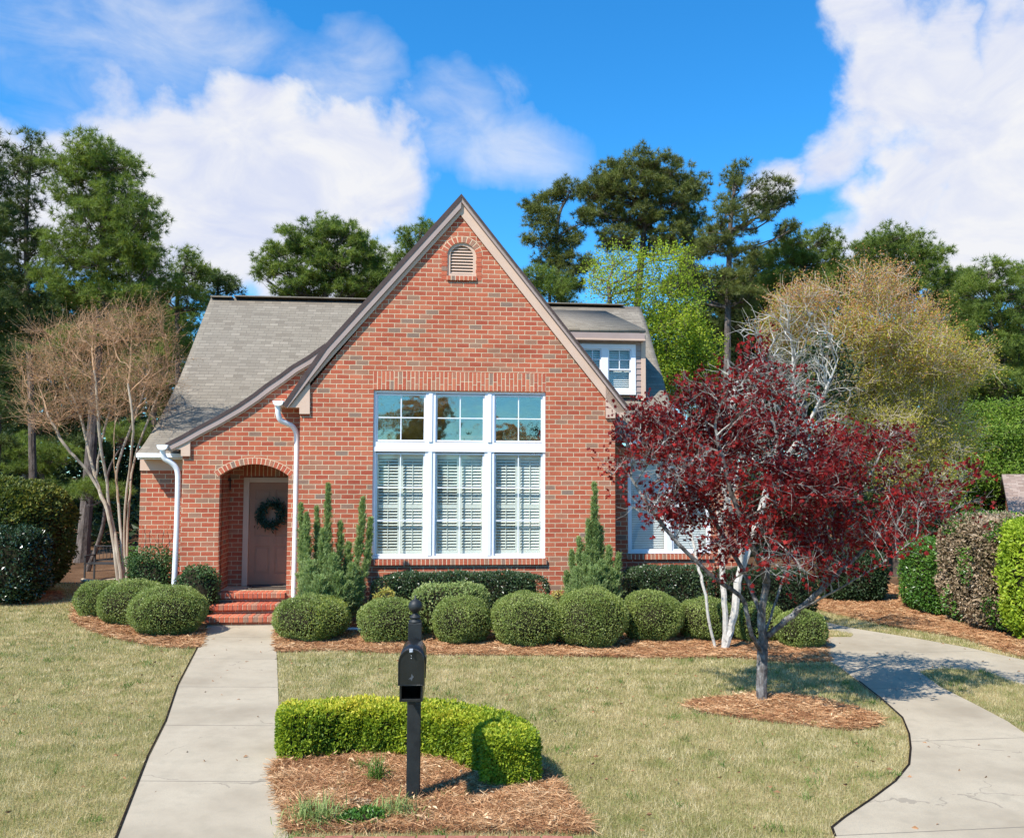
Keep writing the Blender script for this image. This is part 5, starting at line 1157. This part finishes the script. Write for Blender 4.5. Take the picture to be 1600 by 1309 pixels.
g1='round clipped boxwoods beside the steps'; g2_='round clipped boxwoods in front of the big window'
ball('round boxwood at the back of the trio left of the steps, the smallest',119,196,906,967,1,g1)
ball('middle boxwood of the trio left of the steps',158,262,906,980,2,g1)
ball('largest and nearest boxwood of the trio left of the steps',203,323,914,997,3,g1)
ball('wide boxwood dome just right of the front steps',428,547,930,1004,4,g2_,gold=1)
ball('boxwood ball half hidden behind the mailbox finial',560,660,934,1008,5,g2_)
ball('boxwood ball right of the mailbox, before the pale shrub',675,769,930,1009,6,g2_)
ball('boxwood ball under the right edge of the big window',766,882,925,1013,7,g2_)
ball('biggest boxwood ball, in front of the right juniper',869,979,919,1015,8,g2_)
ball('boxwood ball left of the pale tree stems',966,1068,922,1006,9,g2_)
ball('shaded boxwood ball directly behind the pale tree stems',1056,1150,934,1003,10,g2_)
ball('shaded boxwood ball behind the maple trunk',1140,1226,940,1006,11,g2_)
ball('last boxwood ball, at the driveway end of the row',1212,1291,951,1016,12,g2_)
def hedgebox(name,label,u0,u1,v0,v1,Y,dy,mat,count,size,p=5,rot=0,seed=0,**k):
    """clipped hedge whose front face spans the given pixels at distance Y"""
    a=pt(u0,v1,Y);b=pt(u1,v1,Y); z1=pt((u0+u1)/2,v0,Y)[2]; z0=max(0,k.pop('z0',0)); hx=np.linalg.norm((b-a)[:2])/2
    c=(a+b)/2; c=np.array([c[0],c[1],0])+np.array([-math.sin(rot),math.cos(rot),0])*dy/2; c[2]=(z0+z1)/2
    return shrub(name,label,c,(hx,dy/2,(z1-z0)/2),rot,mat,count,size,p=p,seed=seed,**k)
hedgebox('hedge','low dark holly hedge clipped flat under the big window',580,862,897,945,16.1,.55,'holly_leaf',26000,.045,rot=YAW,seed=21,lump=.02,cat='hedge')
hedgebox('shrub','pale green clipped shrub between two boxwoods',643,766,916,985,15.3,.6,'pale_shrub_leaf',7000,.05,p=4,rot=YAW,seed=22,lump=.03)
hedgebox('shrub','small yellow and orange shrub beneath the window hedge',580,617,924,960,15.4,.4,'yellow_shrub_leaf',1300,.055,p=2.4,seed=23,lump=.03)
hedgebox('shrub','tiny yellow shrub showing between two boxwoods',862,884,924,960,15.6,.4,'yellow_shrub_leaf',700,.05,p=2.4,seed=24,lump=.03)
hedgebox('hedge','dark clipped hedge below the right window',978,1120,887,960,16.4,.6,'holly_leaf',15000,.045,rot=YAW,seed=25,lump=.02,cat='hedge')
hedgebox('hedge','dark hedge continuing behind the pale stems toward the driveway',1120,1285,892,960,16.6,.7,'dark_leaf',14000,.05,rot=YAW,seed=26,lump=.04,cat='hedge')
# tall hedge on the far side of the driveway, pieces of different foliage
def seg(label,p0,p1,h,wd,mat,count,size,seed,extra=None,p=4.2,lump=.05,thick=.12):
    a=np.array(p0,float);b=np.array(p1,float); L_=np.linalg.norm(b-a); rot=math.atan2(b[1]-a[1],b[0]-a[0]); c=(a+b)/2
    c=c+np.array([-math.sin(rot),math.cos(rot)])*(wd/2+.15); L_=L_*1.04
    return shrub('tall_hedge',label,(c[0],c[1],h/2),(L_/2,wd/2,h/2),rot,mat,count,size,p=p,seed=seed,lump=lump,thick=thick,extra=extra,group='tall hedge sections along the driveway',cat='hedge')
q0=G(1290,944)[:2]; q1=G(1385,948)[:2]; q2=G(1442,966)[:2]; q3=G(1532,994)[:2]; q4=G(1690,1040)[:2]
off=np.array([.25,.55])
def hh(p,v,u): return pt(u,v,p[1])[2]
seg('dark green hedge section deepest along the driveway',q0+[0,.3],q1+[.1,.2],hh(q1,868,1340),1.2,'dark_leaf',14000,.07,31)
seg('glossy mid green hedge section behind the browning one',q1,q2,hh((0,18.),842,1430),1.5,'bright_hedge',17000,.06,32)
seg('browning hedge section with pale dead twigs and leaves',q2,q3,hh((0,16.2),806,1500),1.8,'brown_hedge',26000,.07,33,('bright_hedge',lambda P,r:(np.sin(P[:,0]*5)*np.sin(P[:,2]*4+1)>.25),9000))
seg('vivid lime green hedge section at the right edge',q3,q4,hh((0,14.6),806,1570),1.9,'lime_hedge',26000,.075,34,lump=.07)
# left hedges
lh=pt(10,940,19.8); h_=pt(10,751,19.8)[2]
leafmat('green_dark_leaf',[(0,(.02,.04,.012)),(.5,(.05,.085,.02)),(1,(.12,.16,.035))],.2)
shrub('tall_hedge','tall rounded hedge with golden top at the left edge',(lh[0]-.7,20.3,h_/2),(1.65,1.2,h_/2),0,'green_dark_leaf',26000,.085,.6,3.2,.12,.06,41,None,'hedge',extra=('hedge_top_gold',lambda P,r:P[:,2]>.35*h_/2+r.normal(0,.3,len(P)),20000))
cm=pt(22,940,18.9); hc=pt(22,822,18.9)[2]
shrub('camellia_bush','dark glossy camellia bush before the tall left hedge',(cm[0],18.9,hc/2),(.62,.6,hc/2),0,'camellia_leaf',9000,.075,.6,2.6,.16,.06,42)
# shrubs at the left house corner
e1=L(238,880,LD-.35)
shrub('shrub','loose climbing shrub at the recessed brick corner, left of the downspout',toW(L(236,900,.85)[0],.85,L(236,852,.85)[1]/2),(.50,.30,L(236,852,.85)[1]/2),0,'ivy_leaf',5200,.055,.6,2.2,.22,.09,43,core=.6)
shrub('shrub','low leafy shrub between the left downspout and the porch arch',toW(L(309,900,.1)[0],.12,L(309,882,.1)[1]/2),(.38,.26,L(309,882,.1)[1]/2),0,'ivy_leaf',4200,.05,.6,2.6,.12,.06,44)
shrub('shrub','bright green shrub behind the crape myrtle stems',pt(205,905,20.5)*np.array([1,1,0])+[0,0,pt(205,852,20.5)[2]/2],(.30,.3,pt(205,852,20.5)[2]/2),0,'bright_hedge',2500,.06,.6,2.5,.12,.06,45)
A=Acc(); rng=np.random.default_rng(9)   # bare tendrils on the left wall
for i in range(7):
    x,_=L(228+i*6,850,LD-.03); P=[toW(x+rng.normal(0,.05),LD-.05,.9)]
    for k in range(4): P.append(P[-1]+np.array([rng.normal(0,.07),0,rng.uniform(.1,.28)]))
    tube(A,smoothpath(P,12),.004,4)
tag(A.build('wall_tendrils',['twig_brown']),'thin bare tendrils climbing the recessed brick wall','vine')
# junipers
def juniper(label,base,Y,spikes,seed,mat='juniper_leaf'):
    rng=np.random.default_rng(seed); b=pt(base[0],base[1],Y); b[2]=0; root=empty('juniper',b); tag(root,label,'shrub','upright junipers against the front wall')
    A=Acc();B=Acc()
    for (u,v,wpx,dy) in spikes:
        tip=pt(u,v,Y+dy); st=b+np.array([(tip[0]-b[0])*.35,dy*.3,.1]); mid=(st+tip)/2+np.array([(tip[0]-b[0])*.18,dy*.2,-.05]); c=smoothpath([st,mid,tip],14); tube(A,c,np.linspace(.022,.004,len(c)),5)
        R0=wpx*Y/FPX; L_=np.linalg.norm(tip-st); ns=int(150*L_*(.6+R0*5)); t=rng.random(ns)**.85; idx=t*(len(c)-1); i0=np.minimum(idx.astype(int),len(c)-2); fr=(idx-i0)[:,None]
        P0=c[i0]*(1-fr)+c[i0+1]*fr; ax=nrm(c[i0+1]-c[i0]); q=nrm(rng.normal(size=(ns,3))); q=nrm(q-ax*(q*ax).sum(1)[:,None]); sd=nrm(ax*.9+q*rng.uniform(.25,.85,(ns,1))+[0,0,.25]); sl=(R0*2.2*(1-t)**.6+.03)*rng.uniform(.55,1.35,ns)
        A.add(*frusta(P0,P0+sd*sl[:,None],np.full(ns,.003),np.full(ns,.0015),3)); k=44; cr=np.repeat(rng.random(ns),k)
        tt=rng.random(ns*k)**.75; PP=np.repeat(P0,k,0)+np.repeat(sd*sl[:,None],k,0)*tt[:,None]+rng.normal(0,.011,(ns*k,3)); DD=nrm(np.repeat(sd,k,0)*1.0+nrm(rng.normal(size=(ns*k,3)))*.75)
        B.add(*blades(PP,DD,rng.uniform(.025,.06,ns*k),.010,rng),np.clip(.05+.35*cr+.35*tt+.3*rng.random(ns*k),0,1))
    A.build('stems',['bark_limb'],root,b); B.build('foliage',[mat],root,b)
juniper('upright juniper with reaching plumes, right of the porch downspout',(514,955),15.9,[(513,758,9,.1),(470,790,8,0),(479,803,9,-.1),(495,795,7,.1),(567,780,9,.1),(579,812,7,.1),(532,818,9,.2),(505,830,13,-.2),(520,870,18,-.3),(485,880,18,-.3),(550,885,14,-.2),(472,900,12,-.1),(562,905,12,0),(530,900,18,-.4),(500,905,20,-.5),(470,860,10,.1),(545,850,12,.2)],51)
juniper('narrow pointed juniper right of the big window',(928,950),16.0,[(929,757,9,0),(920,815,11,0),(938,825,10,.1),(905,842,10,0),(952,856,10,0),(893,862,8,.1),(966,868,8,0),(915,872,16,-.2),(940,880,16,-.2),(900,890,14,-.2),(958,892,14,-.1),(928,890,18,-.4),(885,895,8,0)],52)
# front hedge around the mailbox bed: a bent sweep
def sweephedge(name,label,path,w,h,mat,count,size,seed,topmat):
    rng=np.random.default_rng(seed); pth=smoothpath([(x,y,0) for x,y in path],60); s=np.concatenate([[0],np.cumsum(np.linalg.norm(np.diff(pth,axis=0),axis=1))]); Lt=s[-1]
    r=w/2
    def at(t,th,e=.42):
        x=np.interp(t,s,pth[:,0]);y=np.interp(t,s,pth[:,1]); x2=np.interp(t+.02,s,pth[:,0])-np.interp(t-.02,s,pth[:,0]);y2=np.interp(t+.02,s,pth[:,1])-np.interp(t-.02,s,pth[:,1]); T=nrm(np.stack([x2,y2,0*x2],1)); Nn=np.stack([-T[:,1],T[:,0],T[:,2]],1)
        en=np.minimum(t,Lt-t); es=np.clip(1-(1-np.clip(en/r,0,1))**3.2,0,1)**(1/3.2)
        cx=np.sign(np.cos(th))*np.abs(np.cos(th))**e; cz=np.sign(np.sin(th))*np.abs(np.sin(th))**e
        lump=1+.06*np.sin(t*6+th*2)*np.sin(t*3.3)+.05*np.sin(t*17+th*5)+.03*np.sin(t*41+th*9)
        base=np.stack([x,y,np.full_like(x,h/2)],1); return base,Nn*(cx*r*es*lump)[:,None]+np.stack([0*x,0*x,cz*h/2*(.55+.45*es)*lump],1),T,es
    n=count; t=rng.random(n)*Lt; tb=np.linspace(0,2*math.pi,1441); cxb=np.sign(np.cos(tb))*np.abs(np.cos(tb))**.42*r; czb=np.sign(np.sin(tb))*np.abs(np.sin(tb))**.42*h/2; ab=np.concatenate([[0],np.cumsum(np.hypot(np.diff(cxb),np.diff(czb)))]); th=np.interp(rng.random(n)*ab[-1],ab,tb); b_,o_,T,es=at(t,th)
    # ends
    k=int(n*.14); t[:k]=np.where(rng.random(k)<.5,rng.random(k)**2*.12,Lt-rng.random(k)**2*.12); b_,o_,T,es=at(t,th); sc=np.where(np.arange(n)<k,rng.random(n)**.5,1.03-.24*rng.random(n)**1.3)[:,None]
    P=b_+o_*sc; keep=P[:,2]>.03; P,o_,T,es=P[keep],o_[keep],T[keep],es[keep]; t=t[keep]
    No=nrm(o_)+T*np.where(t<.15,-1,np.where(t>Lt-.15,1,0))[:,None]; D=nrm(nrm(No)*.7+nrm(rng.normal(size=P.shape))*.85+[0,0,.25]); n=len(P)
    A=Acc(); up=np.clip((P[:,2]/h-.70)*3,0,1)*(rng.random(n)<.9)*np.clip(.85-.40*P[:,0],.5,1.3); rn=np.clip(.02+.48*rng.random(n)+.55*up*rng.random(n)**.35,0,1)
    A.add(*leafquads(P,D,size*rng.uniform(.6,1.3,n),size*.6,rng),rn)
    tt=np.linspace(.05,Lt-.05,50); ths=np.linspace(0,2*math.pi,17)[:-1]; Q=[]
    for a_ in tt:
        bb,oo,_,_=at(np.full(16,a_),ths); Q.append(bb+oo*.80)
    A.add(np.concatenate(Q),[[i*16+j,i*16+(j+1)%16,(i+1)*16+(j+1)%16,(i+1)*16+j] for i in range(49) for j in range(16)],.3,1)  # dark solid core for the inner twigs, added to block light
    for i in (0,49): 
        c_=Q[i].mean(0); A.add(np.concatenate([Q[i],[c_]]),[[j,(j+1)%16,16] for j in range(16)],.3,1)
    ob=A.build(name,[mat,'twig_core'],None,np.array([path[0][0],path[0][1],0])); tag(ob,label,'hedge')
gA=G(438,1186)[:2];gB=G(560,1178)[:2];gC=G(690,1184)[:2];gD=G(768,1204)[:2];gE=G(802,1238)[:2]
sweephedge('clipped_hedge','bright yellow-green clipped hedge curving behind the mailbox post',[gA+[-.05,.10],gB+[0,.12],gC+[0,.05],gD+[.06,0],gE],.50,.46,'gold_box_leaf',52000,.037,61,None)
# loose plants in the mailbox bed
def tuft(name,label,u,v,n,ln,wd,mat,seed,spread=.05,up=.9,cat='plant',grp=None):
    rng=np.random.default_rng(seed); b=G(u,v); A=Acc(); th=rng.random(n)*6.28; tl=np.abs(rng.normal(0,1-up+.35,n)); d=np.stack([np.cos(th)*np.sin(tl),np.sin(th)*np.sin(tl),np.cos(tl)],1)
    P=b+np.stack([rng.normal(0,spread,n),rng.normal(0,spread*.7,n),np.full(n,.02)],1); L1=ln*rng.uniform(.5,1.1,n)
    # arching blade of two segments
    S_=nrm(np.cross(d,[0,0,1.])+1e-6); m=P+d*(L1*.55)[:,None]; e=m+nrm(d+np.array([0,0,-.75])+d*[.8,.8,0])*(L1*.5)[:,None]; w=wd/2
    V=np.stack([P-S_*w,P+S_*w,m+S_*w*.9,m-S_*w*.9],1).reshape(-1,3); A.add(V,np.arange(4*n).reshape(n,4),rng.random(n))
    V=np.stack([m-S_*w*.9,m+S_*w*.9,e],1).reshape(-1,3); A.add(V,np.arange(3*n).reshape(n,3),rng.random(n))
    tag(A.build(name,[mat],None,b),label,cat,grp)
tuft('liriope','spiky green grass clump in the straw before the clipped hedge',588,1224,90,.28,.009,'tuft_blade',71,.035)
tuft('liriope','small green tuft at the foot of the clipped hedge',563,1206,30,.14,.007,'tuft_blade',72,.03)
tuft('variegated_grass','pale striped trailing grass clump at the front left of the bed',492,1285,280,.22,.008,'pale_shrub_leaf',73,.11,.45)
tuft('variegated_grass','striped grass clump right of the low green groundcover',618,1276,160,.20,.008,'pale_shrub_leaf',74,.10,.5)
tuft('liriope','sparse green sprigs near the middle of the straw bed',535,1238,18,.10,.006,'tuft_blade',75,.05)
c=G(566,1288); shrub('groundcover','low dark green groundcover cushion behind the brick edging',(c[0],c[1],.045),(.20,.12,.06),0,'bright_hedge',1500,.028,.7,2.2,.03,.01,76,None,'plant')
c=G(560,1262); shrub('groundcover','grey dried groundcover patch just behind the green cushion',(c[0],c[1],.025),(.11,.08,.035),0,'brown_hedge',500,.022,.5,2.2,.03,.01,77,None,'plant')
# trees across the street, seen only in the window glass
opp=[(-3.5,-26,1.05,'left'),(2,-29,1.0,'middle left'),(7.2,-27,.75,'middle right'),(13,-31,.7,'right')]
src=[o for o in bpy.data.objects if o.name=='budding_tree'][0]
for i,(x,y,s,lb) in enumerate(opp):
    r_=src.copy(); COL.objects.link(r_)
    for c_ in src.children: d_=c_.copy(); COL.objects.link(d_); d_.parent=r_
    r_.location=(x,y,0); r_.scale=(s,s,s); r_.rotation_euler=(0,0,i*2.1); tag(r_,'budding tree across the street, mirrored in the window glass, %s'%lb,'tree','budding trees across the street')
# ---- litter on lawn and concrete
rng=np.random.default_rng(404)
for nm,pl,zz,den,lb in (('left lawn',lawnL,.045,5.,0),('middle lawn',lawnC,.045,6.,0),('walkway',walkpoly,.014,2.2,0),('driveway',drvw,.016,1.6,0)):
    X,Y=sample_poly(pl,den,rng); k=infield(X,Y); X,Y=X[k],Y[k]; n=len(X); th=rng.random(n)*6.28
    P=np.stack([X,Y,np.full(n,zz)],1); D=np.stack([np.cos(th),np.sin(th),rng.normal(.05,.15,n)],1); A=Acc(); A.add(*leafquads(P,D,rng.uniform(.03,.065,n),rng.uniform(.012,.03,n),rng,.2),rng.random(n))
    tag(A.build('fallen_leaves',['litter']),'scattered brown fallen leaves on the '+nm,'leaves',None,'stuff')

rng=np.random.default_rng(505); A=Acc()
for pl,nn in ((lawnL,90),(lawnC,120),(isl,12)):
    X,Y=sample_poly(pl,3.0,rng); k=infield(X,Y)&(Y<16); X,Y=X[k][:nn*3],Y[k][:nn*3]
    for x,y in list(zip(X,Y))[:nn]:
        m=rng.integers(10,26); th=rng.random(m)*6.28; tl=rng.uniform(.2,1.2,m); r_=rng.uniform(.02,.07)
        P=np.stack([x+rng.normal(0,r_,m),y+rng.normal(0,r_,m),np.full(m,.012)],1); D=np.stack([np.cos(th)*np.sin(tl),np.sin(th)*np.sin(tl),np.cos(tl)],1)
        A.add(*blades(P,D,rng.uniform(.05,.10,m),.008,rng),rng.random(m)*.55)
tag(A.build('lawn_weeds',['tuft_blade']),'greener coarse tufts and weeds standing in the lawn','weeds',None,'stuff')



# ================================================================== LIGHT AND SKY
EL=R(50); AZ=R(43)   # light travels to the right and away from the camera
dv=np.array([math.sin(AZ)*math.cos(EL),math.cos(AZ)*math.cos(EL),-math.sin(EL)])
sl=bpy.data.lights.new('sun','SUN'); sl.energy=4.2; sl.angle=R(.53); sl.color=(1,.955,.88)
so=bpy.data.objects.new('sun',sl); COL.objects.link(so); so.rotation_euler=Vector(dv).to_track_quat('-Z','Y').to_euler(); so.location=(-20,-20,40)
w=bpy.data.worlds.new('World'); S.world=w; w.use_nodes=True; nt=w.node_tree; nt.nodes.clear()
o=nt.nodes.new('ShaderNodeOutputWorld')
sky=nt.nodes.new('ShaderNodeTexSky'); sky.sky_type='NISHITA'; sky.sun_disc=False; sky.sun_elevation=EL; sky.sun_rotation=math.atan2(-dv[0],-dv[1])
sky.air_density=1.0; sky.dust_density=.15; sky.ozone_density=3.0; sky.altitude=0
tc=nd(nt,'ShaderNodeTexCoord'); vec=tc.outputs['Generated']
sp=nd(nt,'ShaderNodeSeparateXYZ'); lk(nt,vec,sp.inputs[0])
az=mth(nt,'ARCTAN2',sp.outputs[0],sp.outputs[1]); el=mth(nt,'ARCSINE',sp.outputs[2])
n1=nd(nt,'ShaderNodeTexNoise',Scale=4.5,Detail=9.,Roughness=.55,Distortion=.3); lk(nt,vec,n1.inputs['Vector'])
n3=nd(nt,'ShaderNodeTexNoise',Scale=7.,Detail=10.,Roughness=.58,Distortion=.2); lk(nt,vec,n3.inputs['Vector'])
n2=nd(nt,'ShaderNodeTexNoise',Scale=9.,Detail=6.,Roughness=.6,Distortion=.6)
mp=nd(nt,'ShaderNodeMapping'); mp.inputs['Scale'].default_value=(1,1,1.8); mp.inputs['Rotation'].default_value=(0,.5,0); lk(nt,vec,mp.inputs[0]); lk(nt,mp.outputs[0],n2.inputs['Vector'])
az=mth(nt,'ADD',az,mth(nt,'MULTIPLY',mth(nt,'SUBTRACT',n1.outputs[0],.5),.30)); sc_=nd(nt,'ShaderNodeSeparateColor'); lk(nt,n1.outputs[1],sc_.inputs[0]); el=mth(nt,'ADD',el,mth(nt,'MULTIPLY',mth(nt,'SUBTRACT',sc_.outputs[1],.5),.22))
def azel(u,v):
    d=ray(u,v); d=d/np.linalg.norm(d); return math.atan2(d[0],d[1]),math.asin(d[2])
def field(blobs):
    tot=None
    for u,v,ru,rv,s in blobs:
        a0,e0=azel(u,v); ra=ru/FPX; re=rv/FPX
        da=mth(nt,'DIVIDE',mth(nt,'SUBTRACT',az,a0),ra); de=mth(nt,'DIVIDE',mth(nt,'SUBTRACT',el,e0),re)
        q=mth(nt,'ADD',mth(nt,'MULTIPLY',da,da),mth(nt,'MULTIPLY',de,de))
        f=mth(nt,'MULTIPLY',mth(nt,'MAXIMUM',mth(nt,'SUBTRACT',1.,mth(nt,'MULTIPLY',q,.5)),0.),s)
        tot=f if tot is None else mth(nt,'MAXIMUM',tot,f)
    return tot
solid=field([(300,290,260,140,1.4),(470,265,190,110,1.35),(590,240,52,76,1.1),(130,290,160,120,1.25),(420,400,280,80,1.1),(160,140,60,90,.62),
 (1395,95,95,120,1.3),(1330,180,70,70,.95),(1560,150,95,110,1.15),(1480,200,110,90,1.15),(1240,250,46,38,1.0),(1560,330,130,120,1.15),(1470,360,110,70,.9),(1800,250,200,300,1.1),(-250,250,200,120,1.0)])
thin=field([(500,120,75,60,.8),(330,50,110,60,.7),(100,60,200,90,.75),(700,200,90,60,.7),(830,240,110,45,.7),(200,180,160,100,.7),(330,160,120,60,.5),(1000,-200,500,80,.3)])
a=mth(nt,'ADD',solid,mth(nt,'MULTIPLY',mth(nt,'SUBTRACT',n3.outputs[0],.5),2.0))
mr=nd(nt,'ShaderNodeMapRange'); mr.interpolation_type='SMOOTHSTEP'; mr.inputs[1].default_value=.28; mr.inputs[2].default_value=.90; lk(nt,a,mr.inputs[0])
b=mth(nt,'MULTIPLY',thin,mth(nt,'MULTIPLY_ADD',mth(nt,'ADD',n2.outputs[0],n1.outputs[0]),1.9,-1.25))
mr2=nd(nt,'ShaderNodeMapRange'); mr2.inputs[1].default_value=.0; mr2.inputs[2].default_value=.9; mr2.inputs[4].default_value=.75; lk(nt,b,mr2.inputs[0])
mask=mth(nt,'MAXIMUM',mr.outputs[0],mr2.outputs[0])
# light shading inside the clouds, from their own thickness
sh=ramp(nt,[(.40,(9.2,10.0,13.2)),(.62,(12.6,12.8,14.2))],n2.outputs[0])
sh=ramp(nt,[(.35,(.72,.78,.98)),(.62,(.95,.96,1.0))],n2.outputs[0])
clc=mixc(nt,sh.outputs[0],(CLD,CLD,CLD),1.0,'MULTIPLY')
hs=nd(nt,'ShaderNodeHueSaturation',Saturation=1.10,Value=SKV); skc=mixc(nt,sky.outputs[0],(.50,.91,1.16),1.0,'MULTIPLY'); lk(nt,skc,hs.inputs['Color'])
g2=mixc(nt,hs.outputs[0],clc,mask)
bg=nd(nt,'ShaderNodeBackground',Strength=SKS); lk(nt,g2,bg.inputs[0]); lk(nt,bg.outputs[0],o.inputs[0])
# ------------------------------------------------------------------ render
S.render.engine='CYCLES'; S.render.resolution_x=1024; S.render.resolution_y=837
S.cycles.max_bounces=8; S.cycles.transparent_max_bounces=12; S.cycles.diffuse_bounces=3
S.view_settings.view_transform='Standard'; S.view_settings.look='None'; S.view_settings.exposure=EXPO; S.view_settings.gamma=1

print('scene built in %.1fs'%(time.time()-T0), sum(len(m.polygons) for m in bpy.data.meshes),'faces')
